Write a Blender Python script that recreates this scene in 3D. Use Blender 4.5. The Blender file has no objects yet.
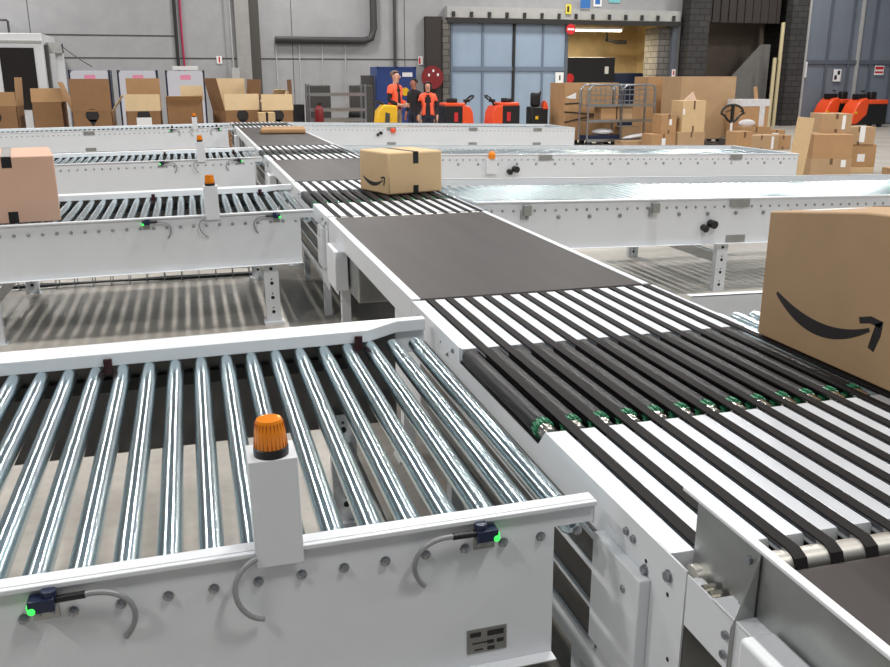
import bpy, bmesh, math, random
from mathutils import Vector, Matrix, Euler
random.seed(7)
PI = math.pi
scene = bpy.context.scene
COL = scene.collection

# ------------------------------------------------------------------ materials
def lin(c):
    return tuple(((v/255)/12.92 if v/255 <= .04045 else (((v/255)+.055)/1.055)**2.4) for v in c)

MATS = {}
def mat(name, rgb, rough=.5, metal=0.0, noise=0.0, nscale=6.0, bump=0.0, bscale=40.0, stretch=None,
        emit=None, estr=0.0, spec=None, trans=0.0, coat=0.0, rvar=0.0):
    m = bpy.data.materials.new(name); m.use_nodes = True
    nt = m.node_tree; b = nt.nodes['Principled BSDF']
    base = lin(rgb)
    b.inputs['Base Color'].default_value = (*base, 1)
    b.inputs['Roughness'].default_value = rough
    b.inputs['Metallic'].default_value = metal
    if spec is not None: b.inputs['Specular IOR Level'].default_value = spec
    if trans: b.inputs['Transmission Weight'].default_value = trans
    if coat: b.inputs['Coat Weight'].default_value = coat
    if emit:
        b.inputs['Emission Color'].default_value = (*lin(emit), 1)
        b.inputs['Emission Strength'].default_value = estr
    if noise or bump or rvar:
        tc = nt.nodes.new('ShaderNodeTexCoord'); mp = nt.nodes.new('ShaderNodeMapping')
        nt.links.new(tc.outputs['Object'], mp.inputs['Vector'])
        if stretch: mp.inputs['Scale'].default_value = stretch
    if noise or rvar:
        n = nt.nodes.new('ShaderNodeTexNoise'); n.inputs['Scale'].default_value = nscale
        n.inputs['Detail'].default_value = 5; n.inputs['Roughness'].default_value = .6
        nt.links.new(mp.outputs['Vector'], n.inputs['Vector'])
        if noise:
            r = nt.nodes.new('ShaderNodeValToRGB')
            r.color_ramp.elements[0].position = .3; r.color_ramp.elements[1].position = .7
            r.color_ramp.elements[0].color = (*[max(0, v*(1-noise)) for v in base], 1)
            r.color_ramp.elements[1].color = (*[min(1, v*(1+noise)) for v in base], 1)
            nt.links.new(n.outputs['Fac'], r.inputs['Fac'])
            nt.links.new(r.outputs['Color'], b.inputs['Base Color'])
        if rvar:
            mr = nt.nodes.new('ShaderNodeMapRange')
            mr.inputs['To Min'].default_value = max(.02, rough-rvar); mr.inputs['To Max'].default_value = rough+rvar
            nt.links.new(n.outputs['Fac'], mr.inputs['Value'])
            nt.links.new(mr.outputs['Result'], b.inputs['Roughness'])
    if bump:
        n2 = nt.nodes.new('ShaderNodeTexNoise'); n2.inputs['Scale'].default_value = bscale
        n2.inputs['Detail'].default_value = 3
        nt.links.new(mp.outputs['Vector'], n2.inputs['Vector'])
        bp = nt.nodes.new('ShaderNodeBump'); bp.inputs['Strength'].default_value = bump
        bp.inputs['Distance'].default_value = .01
        nt.links.new(n2.outputs['Fac'], bp.inputs['Height']); nt.links.new(bp.outputs['Normal'], b.inputs['Normal'])
    MATS[name] = m
    return m

def brickmat(name, c1, c2, mortar, scale=1.0, rough=.85):
    m = mat(name, c1, rough); nt = m.node_tree; b = nt.nodes['Principled BSDF']
    tc = nt.nodes.new('ShaderNodeTexCoord'); mp = nt.nodes.new('ShaderNodeMapping')
    mp.inputs['Rotation'].default_value = (PI/2, 0, 0)
    sep = nt.nodes.new('ShaderNodeSeparateXYZ'); com = nt.nodes.new('ShaderNodeCombineXYZ')
    add = nt.nodes.new('ShaderNodeMath'); add.operation = 'ADD'
    nt.links.new(tc.outputs['Object'], sep.inputs[0])
    nt.links.new(sep.outputs['X'], add.inputs[0]); nt.links.new(sep.outputs['Y'], add.inputs[1])
    nt.links.new(add.outputs[0], com.inputs['X']); nt.links.new(sep.outputs['Z'], com.inputs['Y'])
    br = nt.nodes.new('ShaderNodeTexBrick'); br.inputs['Scale'].default_value = scale
    br.inputs['Color1'].default_value = (*lin(c1), 1); br.inputs['Color2'].default_value = (*lin(c2), 1)
    br.inputs['Mortar'].default_value = (*lin(mortar), 1); br.inputs['Mortar Size'].default_value = .015
    br.inputs['Brick Width'].default_value = .4; br.inputs['Row Height'].default_value = .2
    nt.links.new(com.outputs[0], br.inputs['Vector']); nt.links.new(br.outputs['Color'], b.inputs['Base Color'])
    return m

WHITE  = mat('white_paint', (226,229,233), .38, noise=.02, nscale=3, rvar=.06)
WHITE2 = mat('white_enamel', (232,234,236), .3)
GALV   = mat('galvanized_sheet', (172,174,172), .34, .85, noise=.10, nscale=9, rvar=.08)
ROLLER = mat('zinc_roller', (208,225,231), .19, 1.0, noise=.05, nscale=22, stretch=(1,.15,1), rvar=.06)
SHEET  = mat('grey_and_shade_sheet', (104,102,100), .38, .5, noise=.06, nscale=5)  # grey of the ribbed panels; its dark tone also paints far panel shade
ENDR   = mat('satin_steel', (226,222,214), .38, .9)
STEEL  = mat('bright_steel', (215,210,200), .2, 1.0)
BOLTM  = mat('bolt_zinc', (168,170,174), .3, .95)
PLATE  = mat('aluminium_plate', (214,218,224), .42, .35, noise=.03, nscale=8, rvar=.06)
DARK   = mat('black_rubber', (40,40,42), .42, noise=.1, nscale=30)
STRIP  = mat('black_strip_belt', (34,31,31), .7, spec=.22, noise=.08, nscale=60)
ROLLB  = mat('black_roller_sleeve', (30,30,33), .45, spec=.35)
BELT   = mat('grey_brown_belt', (56,51,50), .50, spec=.3, noise=.07, nscale=2.2, stretch=(3,.25,1), rvar=.06, bump=.08, bscale=300)
GREEN  = mat('green_plastic', (52,128,92), .4)
BLACK  = mat('black_plastic', (24,24,26), .4)
VOID   = mat('dark_bed', (20,20,21), .7)
NAVY   = mat('navy_plastic', (26,38,66), .35)
LED    = mat('green_led', (60,255,90), .4, emit=(60,255,90), estr=1.2)
CABLE  = mat('grey_cable', (150,152,154), .45)
AMBER  = mat('amber_lens', (228,132,18), .12, emit=(240,130,10), estr=.06, coat=.4)
AMBERD = mat('amber_ribs', (170,84,8), .2)
REDREF = mat('red_reflector', (58,26,32), .25)
CARD   = mat('cardboard_tan', (178,147,112), .75, noise=.05, nscale=5, bump=.05, bscale=70)
CARDL  = mat('cardboard_light', (208,178,136), .75, noise=.04, nscale=5)
CARDP  = mat('cardboard_pinkish', (206,168,146), .75, noise=.04, nscale=4)
CARDB  = mat('cardboard_brown', (142,106,72), .8, noise=.06, nscale=4)
CARDM  = mat('cardboard_mid', (176,138,98), .8, noise=.06, nscale=4)
CARDI  = mat('cardboard_inside', (222,196,156), .8, noise=.04, nscale=4)
TAPE   = mat('black_tape', (32,32,34), .3)
TAPEB  = mat('brown_tape', (110,84,62), .35)
INK    = mat('black_ink', (38,34,34), .6)
LABELM = mat('paper_label', (236,236,236), .6)
FOIL   = mat('stretch_film', (215,215,218), .2, coat=.5, noise=.1, nscale=12, bump=.3, bscale=25)
ORANGE = mat('orange_red_paint', (238,84,40), .35)
YELLOW = mat('yellow_paint', (236,184,30), .4)
HIVIS  = mat('hi_vis_orange', (255,104,70), .7)
REFL   = mat('grey_reflective_strip', (206,200,196), .35)
JACKET = mat('dark_jacket', (34,30,34), .8)
TROUS  = mat('beige_trousers', (150,128,104), .85)
JEANS  = mat('dark_jeans', (38,42,60), .85)
SKIN   = mat('skin', (212,160,136), .55)
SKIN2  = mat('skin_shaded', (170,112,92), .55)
HAIRG  = mat('grey_hair', (116,98,86), .8)
HAIRD  = mat('dark_hair', (30,24,22), .7)
SHOE   = mat('black_shoes', (22,22,22), .5)
BLUEP  = mat('blue_painted_steel', (40,66,128), .4, noise=.08)
REDP   = mat('dark_red_paint', (124,28,34), .4)
REDS   = mat('sign_red', (206,40,44), .45)
SIGNB  = mat('sign_blue', (52,110,178), .45)
SIGNY  = mat('sign_yellow', (222,206,70), .45)
SIGNT  = mat('sign_teal', (120,190,196), .45)
PINK   = mat('pink_label', (240,150,180), .5)
PANELW = mat('white_board', (214,216,226), .35)
CONC   = mat('precast_wall', (160,160,162), .85, noise=.07, nscale=2.0, bump=.15, bscale=30)
CONC2  = mat('grey_concrete_column', (150,148,146), .8, noise=.08, nscale=4)
DCOL   = mat('dark_steel_column', (70,67,64), .6)
PIPE   = mat('dark_pipe', (62,62,63), .5)
BEAM   = mat('pale_track_beam', (172,172,170), .6, noise=.08, nscale=5)
DOORB  = mat('blue_grey_door', (150,168,188), .45, noise=.07, nscale=1.4, stretch=(1,1,.4))
DOORD  = mat('slate_door', (118,125,137), .5, noise=.10, nscale=1.4, stretch=(1,1,.4))
DRIB   = mat('door_rib', (92,98,108), .5)
DRIBB  = mat('door_rib_blue', (108,122,140), .5)
TRACKB = mat('black_track', (38,37,37), .6)
YWALL  = mat('ochre_wall', (200,180,142), .85, noise=.18, nscale=1.6)
TUBEL  = mat('fluorescent_tube', (255,250,225), .4, emit=(255,244,205), estr=9.0)
DIRTY  = mat('grey_tarp', (128,116,104), .8, noise=.10, nscale=3)
CREAM  = mat('cream_post', (196,182,146), .6)
HEADER = mat('dark_header', (52,46,44), .7)
BRICKG = brickmat('grey_block', (112,108,104), (96,92,88), (62,60,58), 1.0)
BRICKD = brickmat('dark_block', (62,60,60), (52,50,50), (34,34,34), 1.0)
WOODP  = mat('pallet_wood', (150,118,80), .85, noise=.1)
WIRE   = mat('zinc_wire', (165,170,174), .3, .9)

def floor_mat():
    m = mat('concrete_floor', (168,162,154), .42)
    nt = m.node_tree; b = nt.nodes['Principled BSDF']
    tc = nt.nodes.new('ShaderNodeTexCoord')
    n1 = nt.nodes.new('ShaderNodeTexNoise'); n1.inputs['Scale'].default_value = .9; n1.inputs['Detail'].default_value = 8
    n2 = nt.nodes.new('ShaderNodeTexNoise'); n2.inputs['Scale'].default_value = 14; n2.inputs['Detail'].default_value = 4
    mx = nt.nodes.new('ShaderNodeMix'); mx.data_type = 'FLOAT'; mx.inputs[0].default_value = .35
    nt.links.new(tc.outputs['Object'], n1.inputs['Vector']); nt.links.new(tc.outputs['Object'], n2.inputs['Vector'])
    nt.links.new(n1.outputs['Fac'], mx.inputs[2]); nt.links.new(n2.outputs['Fac'], mx.inputs[3])
    r = nt.nodes.new('ShaderNodeValToRGB')
    r.color_ramp.elements[0].position = .3; r.color_ramp.elements[0].color = (*lin((146,140,132)), 1)
    r.color_ramp.elements[1].position = .72; r.color_ramp.elements[1].color = (*lin((186,181,173)), 1)
    nt.links.new(mx.outputs[0], r.inputs['Fac']); nt.links.new(r.outputs['Color'], b.inputs['Base Color'])
    return m
FLOOR = floor_mat()

# ------------------------------------------------------------------ mesh builder
class MB:
    def __init__(s): s.bm = bmesh.new(); s.mi = 0
    def _new(s, faces):
        for f in faces: f.material_index = s.mi
    def box(s, x0, x1, y0, y1, z0, z1, M=None):
        v = [s.bm.verts.new(((M @ Vector(p)) if M else p)) for p in
             ((x0,y0,z0),(x1,y0,z0),(x1,y1,z0),(x0,y1,z0),(x0,y0,z1),(x1,y0,z1),(x1,y1,z1),(x0,y1,z1))]
        F = [(0,3,2,1),(4,5,6,7),(0,1,5,4),(1,2,6,5),(2,3,7,6),(3,0,4,7)]
        s._new([s.bm.faces.new([v[i] for i in f]) for f in F]); return s
    def prism(s, poly, axis, a, b):
        """poly: 2D outline; axis 'x': (y,z) extruded in x; 'y': (x,z); 'z': (x,y)"""
        def p3(u, w, t): return {'x': (t,u,w), 'y': (u,t,w), 'z': (u,w,t)}[axis]
        A = [s.bm.verts.new(p3(u,w,a)) for u,w in poly]; B = [s.bm.verts.new(p3(u,w,b)) for u,w in poly]
        n = len(poly); fs = [s.bm.faces.new(A), s.bm.faces.new(B[::-1])]
        for i in range(n): fs.append(s.bm.faces.new((A[i], B[i], B[(i+1)%n], A[(i+1)%n])))
        s._new(fs); return s
    def cyl(s, p0, p1, r, seg=12, r1=None, caps=True):
        p0 = Vector(p0); p1 = Vector(p1); d = (p1-p0); L = d.length
        if L < 1e-9: return s
        d.normalize(); q = d.to_track_quat('Z', 'Y')
        r1 = r if r1 is None else r1
        A, B = [], []
        for i in range(seg):
            a = 2*PI*i/seg; o = Vector((math.cos(a), math.sin(a), 0))
            A.append(s.bm.verts.new(p0 + q @ (o*r))); B.append(s.bm.verts.new(p1 + q @ (o*r1)))
        fs = []
        for i in range(seg): fs.append(s.bm.faces.new((A[i], A[(i+1)%seg], B[(i+1)%seg], B[i])))
        for f in fs: f.smooth = True
        if caps:
            fs.append(s.bm.faces.new(A[::-1])); fs.append(s.bm.faces.new(B))
        s._new(fs); return s
    def tube(s, pts, r, seg=8, closed=False):
        pts = [Vector(p) for p in pts]; n = len(pts); rings = []
        for i, p in enumerate(pts):
            if closed: t = pts[(i+1)%n]-pts[i-1]
            else: t = pts[min(i+1,n-1)]-pts[max(i-1,0)]
            if t.length < 1e-9: t = Vector((0,0,1))
            q = t.normalized().to_track_quat('Z', 'Y')
            if rings:
                pass
            rings.append([s.bm.verts.new(p + q @ Vector((math.cos(2*PI*k/seg)*r, math.sin(2*PI*k/seg)*r, 0))) for k in range(seg)])
        fs = []
        m = n if closed else n-1
        for i in range(m):
            A, B = rings[i], rings[(i+1)%n]
            # align to the nearest vertex so rings do not twist
            off = min(range(seg), key=lambda o: (A[0].co-B[o].co).length)
            for k in range(seg):
                try: fs.append(s.bm.faces.new((A[k], A[(k+1)%seg], B[(k+1+off)%seg], B[(k+off)%seg])))
                except ValueError: pass
        for f in fs: f.smooth = True
        if not closed:
            fs.append(s.bm.faces.new(rings[0][::-1])); fs.append(s.bm.faces.new(rings[-1]))
        s._new(fs); return s
    def lathe(s, prof, c=(0,0,0), seg=20, axis='z'):
        c = Vector(c); rings = []
        def pt(r, h, a):
            x, y = r*math.cos(a), r*math.sin(a)
            return c + Vector({'z': (x,y,h), 'y': (x,h,y), 'x': (h,x,y)}[axis])
        for r, h in prof: rings.append([s.bm.verts.new(pt(max(r,1e-4), h, 2*PI*i/seg)) for i in range(seg)])
        fs = []
        for A, B in zip(rings, rings[1:]):
            for i in range(seg): fs.append(s.bm.faces.new((A[i], A[(i+1)%seg], B[(i+1)%seg], B[i])))
        for f in fs: f.smooth = True
        fs += [s.bm.faces.new(rings[0][::-1]), s.bm.faces.new(rings[-1])]
        s._new(fs); return s
    def ball(s, c, rx, ry, rz, M=None, u=14, v=10):
        n0 = len(s.bm.faces)
        mtx = Matrix.Translation(c) @ (M or Matrix()) @ Matrix.Diagonal((rx, ry, rz, 1))
        r = bmesh.ops.create_uvsphere(s.bm, u_segments=u, v_segments=v, radius=1, matrix=mtx)
        fs = {f for vv in r['verts'] for f in vv.link_faces}
        for f in fs: f.smooth = True
        s._new(fs); return s
    def build(s, name, mats, parent=None, bevel=0, loc=None, rz=0, seg=2):
        bmesh.ops.recalc_face_normals(s.bm, faces=s.bm.faces)
        me = bpy.data.meshes.new(name); s.bm.to_mesh(me); s.bm.free()
        me.set_sharp_from_angle(angle=math.radians(42))
        for m in (mats if isinstance(mats, (list, tuple)) else [mats]): me.materials.append(m)
        o = bpy.data.objects.new(name, me); COL.objects.link(o)
        if parent: o.parent = parent
        if loc: o.location = loc
        if rz: o.rotation_euler.z = rz
        if bevel:
            b = o.modifiers.new('bevel', 'BEVEL'); b.width = bevel; b.segments = seg
            b.limit_method = 'ANGLE'; b.angle_limit = math.radians(40); b.harden_normals = False
        return o

def tag(o, label=None, cat=None, group=None, kind=None):
    if label: o['label'] = label
    if cat: o['category'] = cat
    if group: o['group'] = group
    if kind: o['kind'] = kind
    return o
def thing(name, label, cat, loc=(0,0,0), rz=0, group=None, ry=0):
    o = bpy.data.objects.new(name, None); COL.objects.link(o)
    o.empty_display_size = .1
    o.location = loc; o.rotation_euler = (0, ry, rz)
    return tag(o, label, cat, group)
def link_copy(src, parent, loc=None):
    c = src.copy(); COL.objects.link(c); c.parent = parent
    if loc is not None: c.location = loc
    return c
KIDS = {}
def copy_tree(o, parent=None):
    c = o.copy(); COL.objects.link(c); c.parent = parent
    for ch in [x for x in bpy.data.objects if x.parent is o]: copy_tree(ch, c)
    return c
def dup(o, loc, label, rz=None):
    c = copy_tree(o); c.location = loc; c['label'] = label
    if rz is not None: c.rotation_euler.z = rz
    return c
def struct(o): o['kind'] = 'structure'; return o
def arc(p0, p1, p2, n=12):
    p0, p1, p2 = Vector(p0), Vector(p1), Vector(p2)
    return [p0*(1-t)**2 + p1*2*t*(1-t) + p2*t*t for t in [i/n for i in range(n+1)]]
def bez(p0, p1, p2, p3, n=16):
    P = [Vector(p) for p in (p0,p1,p2,p3)]
    return [P[0]*(1-t)**3 + P[1]*3*t*(1-t)**2 + P[2]*3*t*t*(1-t) + P[3]*t**3 for t in [i/n for i in range(n+1)]]

# ------------------------------------------------------------------ camera
cam_d = bpy.data.cameras.new('camera'); cam = bpy.data.objects.new('camera', cam_d); COL.objects.link(cam)
cam.location = (0, 0, 1.71)
YAW, PITCH = .2774, .2840
cam.rotation_euler = (PI/2 - PITCH, 0, -YAW)
cam_d.sensor_fit = 'HORIZONTAL'; cam_d.sensor_width = 36.0
cam_d.lens = 36.0*875.9/890
cam_d.clip_start = .05; cam_d.clip_end = 300
scene.camera = cam

# ------------------------------------------------------------------ setting
WY = 29.0
m = MB(); m.box(-30, 45, -12, 40, -.1, 0); struct(m.build('floor', FLOOR))
# back wall in solid pieces around its two openings
m = MB()
m.box(-30, 8.35, WY, WY+.3, 0, 12)
m.box(8.35, 16.45, WY, WY+.3, 3.55, 12)
m.box(16.45, 17.85, WY, WY+.3, 0, 12)
m.box(17.85, 21.65, WY, WY+.3, 5.2, 12)
m.box(21.65, 45, WY, WY+.3, 0, 12)
m.box(8.35, 12.4, WY+.06, WY+.3, 0, 3.55)
struct(m.build('wall_back', CONC))
# horizontal panel joints of the precast wall
for i, z in enumerate((2.28, 2.92)):
    m = MB(); m.box(-12, 7.4 if i == 0 else -.2, WY-.012, WY, z-.018, z+.018); struct(m.build('trim_%d' % (i+1), DCOL))
k = 3
for x in (-8.0, -4.2, 3.3, 6.9):
    m = MB(); m.box(x-.01, x+.01, WY-.006, WY, 0, 9); struct(m.build('trim_%d' % k, PIPE)); k += 1
m = MB(); m.box(1.58, 2.0, WY-.28, WY, 0, 9); struct(m.build('trim_%d' % k, CONC2)); k += 1
m = MB(); m.box(2.0, 2.3, WY-.2, WY, 0, 9); struct(m.build('trim_%d' % k, DCOL)); k += 1
m = MB(); m.box(7.55, 8.1, WY-.25, WY, 0, 3.6); struct(m.build('trim_%d' % k, HEADER)); k += 1
m = MB(); m.box(8.1, 8.34, WY-.3, WY, 0, 3.5); struct(m.build('trim_%d' % k, BRICKG)); k += 1
m = MB(); m.box(15.98, 16.45, WY-.05, WY+.9, 0, 3.4); struct(m.build('trim_%d' % k, BRICKG)); k += 1
m = MB(); m.box(16.45, 16.62, WY-.22, WY, 0, 3.5); struct(m.build('trim_%d' % k, DRIB)); k += 1
m = MB(); m.box(16.86, 17.62, WY-.6, WY, 0, 9); struct(m.build('trim_%d' % k, BRICKD)); k += 1
m = MB(); m.box(17.66, 17.76, WY-.35, WY-.1, 0, 9); struct(m.build('trim_%d' % k, BEAM)); k += 1
m = MB(); m.box(21.1, 21.8, WY-.35, WY, 0, 9); struct(m.build('trim_%d' % k, BRICKD)); k += 1
m = MB(); m.box(21.8, 21.86, WY-.4, WY-.3, 0, 9); struct(m.build('trim_%d' % k, BEAM)); k += 1
# loading bay behind the sliding door
m = MB()
m.box(12.4, 17.6, WY+4.2, WY+4.4, 0, 4.2); m.box(12.2, 12.4, WY+.3, WY+4.4, 0, 4.2); m.box(17.4, 17.6, WY+.3, WY+4.4, 0, 4.2)
m.box(12.2, 17.6, WY+.3, WY+4.4, 4.0, 4.2)
struct(m.build('wall_bay', YWALL))
m = MB(); m.box(17.75, 21.8, WY+2.2, WY+2.4, 0, 5.4); struct(m.build('wall_dock', DIRTY))
m = MB(); m.box(17.55, 17.75, WY+.3, WY+2.4, 0, 5.4); m.box(21.8, 22, WY+.3, WY+2.4, 0, 5.4); m.box(17.55, 22, WY+.3, WY+2.4, 5.2, 5.4)
struct(m.build('wall_dock_sides', BRICKD))
m = MB(); m.box(17.85, 21.1, WY+.35, WY+.55, 3.62, 5.2)
for i in range(10): m.box(17.95+i*.33, 18.02+i*.33, WY+.3, WY+.35, 3.62, 5.2)
struct(m.build('trim_%d' % k, HEADER)); k += 1

# sliding door (blue-grey) with rails, ribs, and its track
d = struct(thing('door_1', 'pale blue grey sliding door with ribs, partly open beside the lit bay', 'door', (8.4, WY-.12, 0)))
m = MB(); m.box(0, 4.12, 0, .08, 0, 3.42); m.build('panel', DOORB, d)
for x0 in (0, 1.08, 2.16, 3.2):
    m = MB(); m.box(x0, x0+.07, -.04, 0, 0, 3.42); m.build('rib', DRIBB, d)
for z in (1.98,):
    m = MB(); m.box(0, 4.12, -.05, 0, z-.05, z+.09); m.build('rail', DRIBB, d)
m = MB(); m.box(2.16, 2.24, -.07, 0, 0, 3.9); m.build('stile', TRACKB, d)
m = MB(); m.box(4.04, 4.14, -.06, .02, 0, 3.45); m.build('edge_strip', DRIB, d)
t = struct(thing('door_track', 'pale steel beam with hangers over the sliding door', 'track', (8.25, WY-.3, 0)))
m = MB(); m.box(0, 8.4, 0, .3, 3.58, 3.92); m.build('beam', BEAM, t)
m = MB(); m.box(0, 8.4, -.04, .04, 3.42, 3.56); m.build('channel', TRACKB, t)
for i in range(14):
    m = MB(); m.box(.15+i*.61, .25+i*.61, -.05, 0, 3.6, 3.76); m.build('hanger', TRACKB, t)
# right door
d = struct(thing('door_2', 'slate grey sliding door behind the right trucks', 'door', (21.86, WY-.14, 0)))
m = MB(); m.box(0, 8, 0, .1, .03, 6); m.build('panel', DOORD, d)
for i in range(9):
    m = MB(); m.box(.02+i*.98, .12+i*.98, -.06, 0, .03, 6); m.build('rib', DRIB, d)
m = MB(); m.box(0, 8, -.07, 0, 2.2, 2.34); m.build('rail', DRIB, d)
m = MB(); m.box(2.36, 2.44, -.1, 0, .03, 6); m.build('stile', BEAM, d)

# ------------------------------------------------------------------ conveyors with steel rollers
PITCH_R = .0864
def roller_mesh(y0=-.80, y1=.635, r=.028):
    b = MB(); b.lathe([(.012,y0-.02),(.012,y0),(.025,y0),(r,y0+.003),(r,y1-.003),(.025,y1),(.012,y1),(.012,y1+.02)], axis='y', seg=20)
    return b
def bolt_mesh(r=.0085):
    b = MB(); b.lathe([(r*1.35,0),(r*1.35,-.002),(r,-.002),(r,-.007),(r*.5,-.0105),(.0005,-.011)], axis='y', seg=8); return b

ROLL0 = BOLT0 = None
def leg_part(parent, x, y, ztop, w=.1, dark=True, front=-1):
    b = MB()
    b.box(x-w/2, x+w/2, y-.004, y+.004, .03, ztop)
    b.box(x-w/2, x-w/2+.006, y, y+.05, .03, ztop); b.box(x+w/2-.006, x+w/2, y, y+.05, .03, ztop)
    b.box(x-w/2-.02, x+w/2+.02, y-.03, y+.07, 0, .03)
    b.mi = 1
    if dark:
        z = .10
        while z < ztop-.06:
            b.cyl((x, y-.0045, z), (x, y-.006, z), .013, 8); b.cyl((x, y-.0045, z+.03), (x, y-.006, z+.03), .006, 6)
            z += .105
    return b.build('leg', [WHITE, VOID], parent)

def sensor_part(parent, u, z, s, yf):
    """photo-eye on the near rail; s=+1 cable leaves toward +x"""
    b = MB(); b.box(u-.024, u+.024, yf-.004, yf, z-.045, z+.012); b.box(u-.02, u+.02, yf-.03, yf, z-.012, z-.008)
    br = b.build('sensor_bracket', GALV, parent, .0015)
    b = MB(); b.box(u-.024, u+.022, yf-.036, yf-.006, z-.012, z+.014); b.cyl((u+.012*s, yf-.018, z+.01), (u+.012*s, yf-.018, z+.026), .014, 12)
    b.build('sensor_body', NAVY, br, .002)
    b = MB(); b.ball((u-.018*s, yf-.034, z-.006), .0075, .006, .0075); b.ball((u-.025*s, yf-.02, z-.004), .004, .01, .006); b.build('indicator_light', LED, br)
    b = MB(); b.cyl((u+.022*s, yf-.02, z+.004), (u+.075*s, yf-.022, z+.006), .0075, 10); b.build('connector', BLACK, br)
    for dx in (-.012, .012):
        b = MB(); b.ball((u+dx, yf-.006, z-.032), .005, .003, .005, u=8, v=6); b.build('screw', BOLTM, br)
    b = MB(); b.tube(bez((u+.07*s, yf-.022, z+.006), (u+.15*s, yf-.03, z+.02), (u+.185*s, yf-.03, z-.045), (u+.133*s, yf-.002, z-.112)), .0056, 8)
    b.build('cable', CABLE, parent)

def beacon_part(parent, u0, u1, yf, ztop, zbot):
    b = MB()
    f = yf-.004
    b.prism([(f,zbot),(f,ztop),(yf+.085,ztop),(yf+.085,.826),(f+.003,.826),(f+.003,zbot)], 'x', u0, u1)
    bp = b.build('beacon_post', WHITE, parent, .006)
    c = ((u0+u1)/2, yf+.03, ztop)
    b = MB(); b.lathe([(.034,0),(.034,.016),(.031,.018)], c, 24); b.build('lamp_base', BLACK, bp)
    b = MB(); b.lathe([(.0315,.017),(.0315,.03),(.030,.05),(.027,.066),(.024,.073),(.0,.075)], c, 24)
    lamp = b.build('warning_light', AMBER, bp)
    b = MB()
    for i in range(24):
        a = 2*PI*i/24
        b.cyl((c[0]+.0318*math.cos(a), c[1]+.0318*math.sin(a), ztop+.018), (c[0]+.0268*math.cos(a), c[1]+.0268*math.sin(a), ztop+.068), .0014, 4)
    b.build('lens_ribs', AMBERD, bp)
    b = MB(); b.tube(bez((u0+.002, yf-.006, zbot+.025), (u0-.075, yf-.02, zbot+.0), (u0-.045, yf-.03, zbot-.09), (u0+.006, yf-.002, zbot-.115)), .0056, 8)
    b.build('cable', CABLE, parent)

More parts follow.
